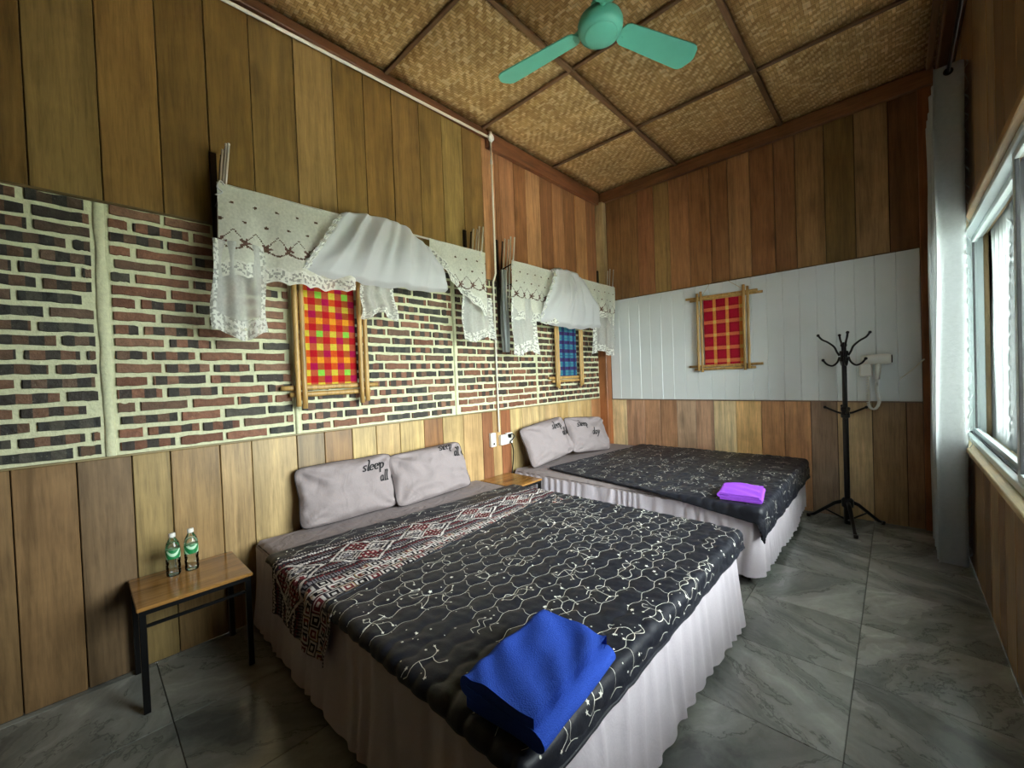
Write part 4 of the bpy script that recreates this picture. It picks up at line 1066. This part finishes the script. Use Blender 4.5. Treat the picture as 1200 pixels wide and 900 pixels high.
# ------------------------------------------------------------ ceiling fan
FC = Vector((-1.20, 2.13, 3.5))
t = thing('ceiling_fan', 'mint green three-bladed ceiling fan', 'fan', FC)
MB().lathe([(.004, -.062), (.090, -.060), (.116, -.052), (.126, -.030), (.128, 0), (.120, .022), (.098, .040), (.060, .052), (.030, .060), (.024, .085)], FC, 36).build('motor', 'fan', t, True)
MB().lathe([(.085, -.066), (.092, -.061), (.098, -.055)], FC, 36).build('motor_cap', 'fan', t, True)
MB().lathe([(.024, .080), (.045, .095), (.05, .115), (.032, .140), (.013, .150), (.012, .36), (.03, .38), (.062, .44), (.068, .484)], FC, 24).build('downrod', 'fan', t, True)
for k in range(3):
    an = R(187 - 120 * k); mt = Matrix.Translation(FC) @ Matrix.Rotation(an, 4, 'Z') @ Matrix.Rotation(R(-12), 4, 'X')
    o = MB(); out = []
    L0, L1 = .130, .715
    for i in range(25):
        s = i / 24; x = L0 + (L1 - L0) * s
        w_ = (.060 + .026 * s) * min(1, sqrt(max(0, 1 - ((.06 - (x - L0)) / .06) ** 2)) if x - L0 < .06 else 1)
        if L1 - x < .07: w_ *= sqrt(max(.02, 1 - ((.07 - (L1 - x)) / .07) ** 2))
        out.append((x, w_))
    for sgn, zz in ((1, .004), (-1, -.004)):
        vs = []
        for x, w_ in out: vs += [mt @ Vector((x, -w_, zz)), mt @ Vector((x, w_ * 1.05, zz))]
        o.add(vs, [(2 * i, 2 * i + 2, 2 * i + 3, 2 * i + 1)[::sgn] for i in range(24)])
    loop = [(x, -w_) for x, w_ in out] + [(x, w_ * 1.05) for x, w_ in out[::-1]]
    n = len(loop); o.add([mt @ Vector((x, y, .004)) for x, y in loop] + [mt @ Vector((x, y, -.004)) for x, y in loop], [(i, i + n, (i + 1) % n + n, (i + 1) % n) for i in range(n)])
    bl_o = o.build('blade', 'fan', t)
    arm = MB(); pts = [(.085, 0, .012), (.13, 0, .012), (.17, 0, .010)]
    arm.tube([mt @ Vector(p) for p in pts], [.016, .020, .012], 8); arm.build('blade_arm', 'fan', t, True)
    for sx, sy in ((.17, .02), (.17, -.02)): MB().ball(mt @ Vector((sx, sy, -.0045)), .0035, 8, 4).build('screw', 'fan', bl_o)

# ------------------------------------------------------------ coat rack
CX, CY = -.345, 4.85
t = thing('coat_rack', 'black metal standing coat rack with curved hooks in the far corner', 'coat rack', (CX, CY, 0))
MB().lathe([(.020, .17), (.022, .18), (.022, 1.06), (.019, 1.07), (.019, 1.66), (.024, 1.665), (.026, 1.68), (.014, 1.70), (.003, 1.705)], (CX, CY, 0), 20).build('pole', 'black_metal', t, True)
MB().lathe([(.03, .02), (.03, .17), (.045, .18), (.045, .245), (.03, .26)], (CX, CY, 0), 20).build('base_hub', 'black_metal', t, True)
for k in range(3):
    an = R(-77 + 120 * k); d = Vector((cos(an), sin(an), 0)); c = Vector((CX, CY, 0))
    lg = MB().tube([c + d * .03 + Vector((0, 0, .225)), c + d * .10 + Vector((0, 0, .19)), c + d * .28 + Vector((0, 0, .035)), c + d * .325 + Vector((0, 0, .016))], [.016, .016, .014, .013], 10).build('leg', 'black_metal', t, True)
    MB().lathe([(.017, 0), (.018, .004), (.018, .026), (.014, .030)], c + d * .325, 14).build('foot_cap', 'black_metal', lg, True)
    MB().tube([c + d * .03 + Vector((0, 0, .06)), c + d * .19 + Vector((0, 0, .115))], .008, 6).build('brace', 'black_metal', t, True)
for zc, lower in ((1.575, True), (1.055, False)):
    MB().lathe([(.026, -.05), (.034, -.045), (.034, -.015), (.028, -.010), (.028, .010), (.034, .015), (.034, .045), (.026, .05)], (CX, CY, zc), 16).build('collar', 'black_metal', t, True)
    for k in range(4):
        an = R(13 + 90 * k); d = Vector((cos(an), sin(an), 0)); c = Vector((CX, CY, zc))
        hi = [(.032, .005), (.052, .045), (.070, .090), (.115, .135), (.160, .165), (.188, .205)] if lower else [(.030, -.005), (.055, .0), (.105, .025), (.150, .048)]
        P = cat_rom([tuple(c + d * r_ + Vector((0, 0, z_))) for r_, z_ in hi], 5)
        hk = MB().tube(P, .0085, 8); hk.ball(P[-1], .0135, 10, 6); hk.build('hook', 'black_metal', t, True)
        if lower:
            P = cat_rom([tuple(c + d * r_ + Vector((0, 0, z_))) for r_, z_ in [(.032, -.005), (.050, -.055), (.085, -.085), (.125, -.070), (.155, -.030)]], 5)
            hk = MB().tube(P, .0085, 8); hk.ball(P[-1], .0135, 10, 6); hk.build('hook', 'black_metal', t, True)

# ------------------------------------------------------------ hair dryer
t = thing('hair_dryer', 'white wall-mounted hair dryer with looped cord beside the coat rack', 'hair dryer', (-.15, BY - .02, 1.35))
yw = BY - .008
MB().cbox(-.250, -.155, yw - .06, yw, 1.375, 1.50, .012).build('wall_mount', 'white_plastic', t)
MB().lathe([(.030, -.235), (.036, -.228), (.043, -.17), (.047, -.11), (.047, -.05), (.040, -.028), (.012, -.022)], (0.0, yw - .085, 1.535), 20, 'x').build('barrel', 'white_plastic', t, True)
MB().lathe([(.036, -.026), (.036, -.018), (.01, -.017)], (0, yw - .085, 1.535), 16, 'x').build('air_intake', 'dark_metal', t)
MB().tube([(-.115, yw - .085, 1.50), (-.118, yw - .083, 1.42), (-.122, yw - .08, 1.35)], [.024, .021, .018], 12).build('handle', 'white_plastic', t, True)
P = cat_rom([(-.122, yw - .08, 1.35), (-.13, yw - .06, 1.25), (-.115, yw - .05, 1.14), (-.145, yw - .05, 1.075), (-.185, yw - .05, 1.10), (-.19, yw - .045, 1.22), (-.19, yw - .04, 1.375)], 40)
C_ = []
for i, p in enumerate(P): C_.append((p.x + .010 * cos(i * 1.1), p.y + .010 * sin(i * 1.1), p.z + .003 * sin(i * 1.1)))
MB().tube(C_, .0055, 5).build('coiled_cord', 'white_plastic', t, True)

# ------------------------------------------------------------ window curtain
t = thing('window_curtain', 'pale grey full-length curtain bunched in the corner beside the window', 'curtain', (.29, 4.5, 0))
MB().tube([(.285, FY + .02, 3.40), (.285, 4.96, 3.40)], .010, 10).build('rod', 'dark_metal', t, True)
NP = 7
def cfold(u, v):
    ph = u * NP * 2 * pi; yb0 = 3.97 + .98 * u
    sq = math.copysign(abs(cos(ph)) ** .6, cos(ph))
    x = .286 - sq * (.078 + .012 * ns(u * 9, v * 2)) * (.9 + .1 * v)
    lag = .30 * v ** 1.2 * (1 - u)
    y = yb0 + lag + .030 * sin(ph * 2) * .5 + .012 * ns(u * 12, v * 3, 4)
    return (min(.372, x + .012 * ns(u * 6, v * 4, 2)), y, 3.445 + (.018 - 3.445) * v)
co = MB().grid(cfold, 230, 60).build('drape', 'curtain', t, True)
for k in range(NP):
    u = (k + .25) / NP; p = cfold(u, .012)
    MB().lathe([(.016, -.004), (.024, -.004), (.024, .004), (.016, .004), (.016, -.004)], (.285, p[1], 3.40), 16, 'y').build('eyelet', 'dark_metal', t, True)
def ruff(u, v):
    p = cfold(.0714, v); w_ = .012 + .020 * abs(sin(pi * v * 52))
    return (min(.380, p[0] + .006 + .010 * sin(v * 190 + 2 * ns(v * 30))), p[1] - .004 - w_ * u, p[2])
MB().grid(ruff, 4, 420).build('ruffle_trim', 'curtain', t, True)
hk = thing('tieback_hook', 'thin pale rod slanting up beside the post near the curtain', 'hook', (.14, BY - .06, 1.40))
MB().tube([(.03, BY - .02, 1.35), (.10, BY - .05, 1.42), (.185, BY - .06, 1.52)], .006, 6).build('rod', 'white_plastic', hk, True)

# ------------------------------------------------------------ outdoors seen through the glass
struct(MB().box(RX + .3, 60, -40, 90, -.5, -.35).build('ground_lawn', 'grass'), 'green lawn outside the window', 'lawn')
struct(MB().box(RX + .12, 9.0, -40, 19.0, -.40, -.33).build('ground_bounce_terrace', 'path'), 'pale concrete terrace outside the window, added to bounce daylight onto the ceiling', 'terrace')  # added pale ground, bounces sky light up through the window to the ceiling
hs = thing('house', 'low orange-walled house across the lawn seen through the window', 'house', (7, 42, -.35))
MB().box(1.0, 13, 40, 47, -.35, .15).build('lower_wall', 'house_pale', hs)
MB().box(1.0, 13, 40.05, 47, .15, 1.5).build('upper_wall', 'house_wall', hs)
r_ = MB(); r_.add([(.4, 39.2, 1.45), (13.6, 39.2, 1.45), (13.6, 47.8, 1.45), (.4, 47.8, 1.45), (.4, 43.5, 3.0), (13.6, 43.5, 3.0)], [(0, 1, 5, 4), (2, 3, 4, 5), (0, 4, 3), (1, 2, 5), (0, 3, 2, 1)])
r_.build('roof', 'roof', hs)
for k in range(4):
    wx = 1.8 + 2.8 * k; w_ = MB().box(wx, wx + 1.2, 39.98, 40.1, .3, 1.2).build('window', 'alu', hs); MB().box(wx + .08, wx + 1.12, 39.965, 39.985, .38, 1.12).build('pane', 'rubber', w_)
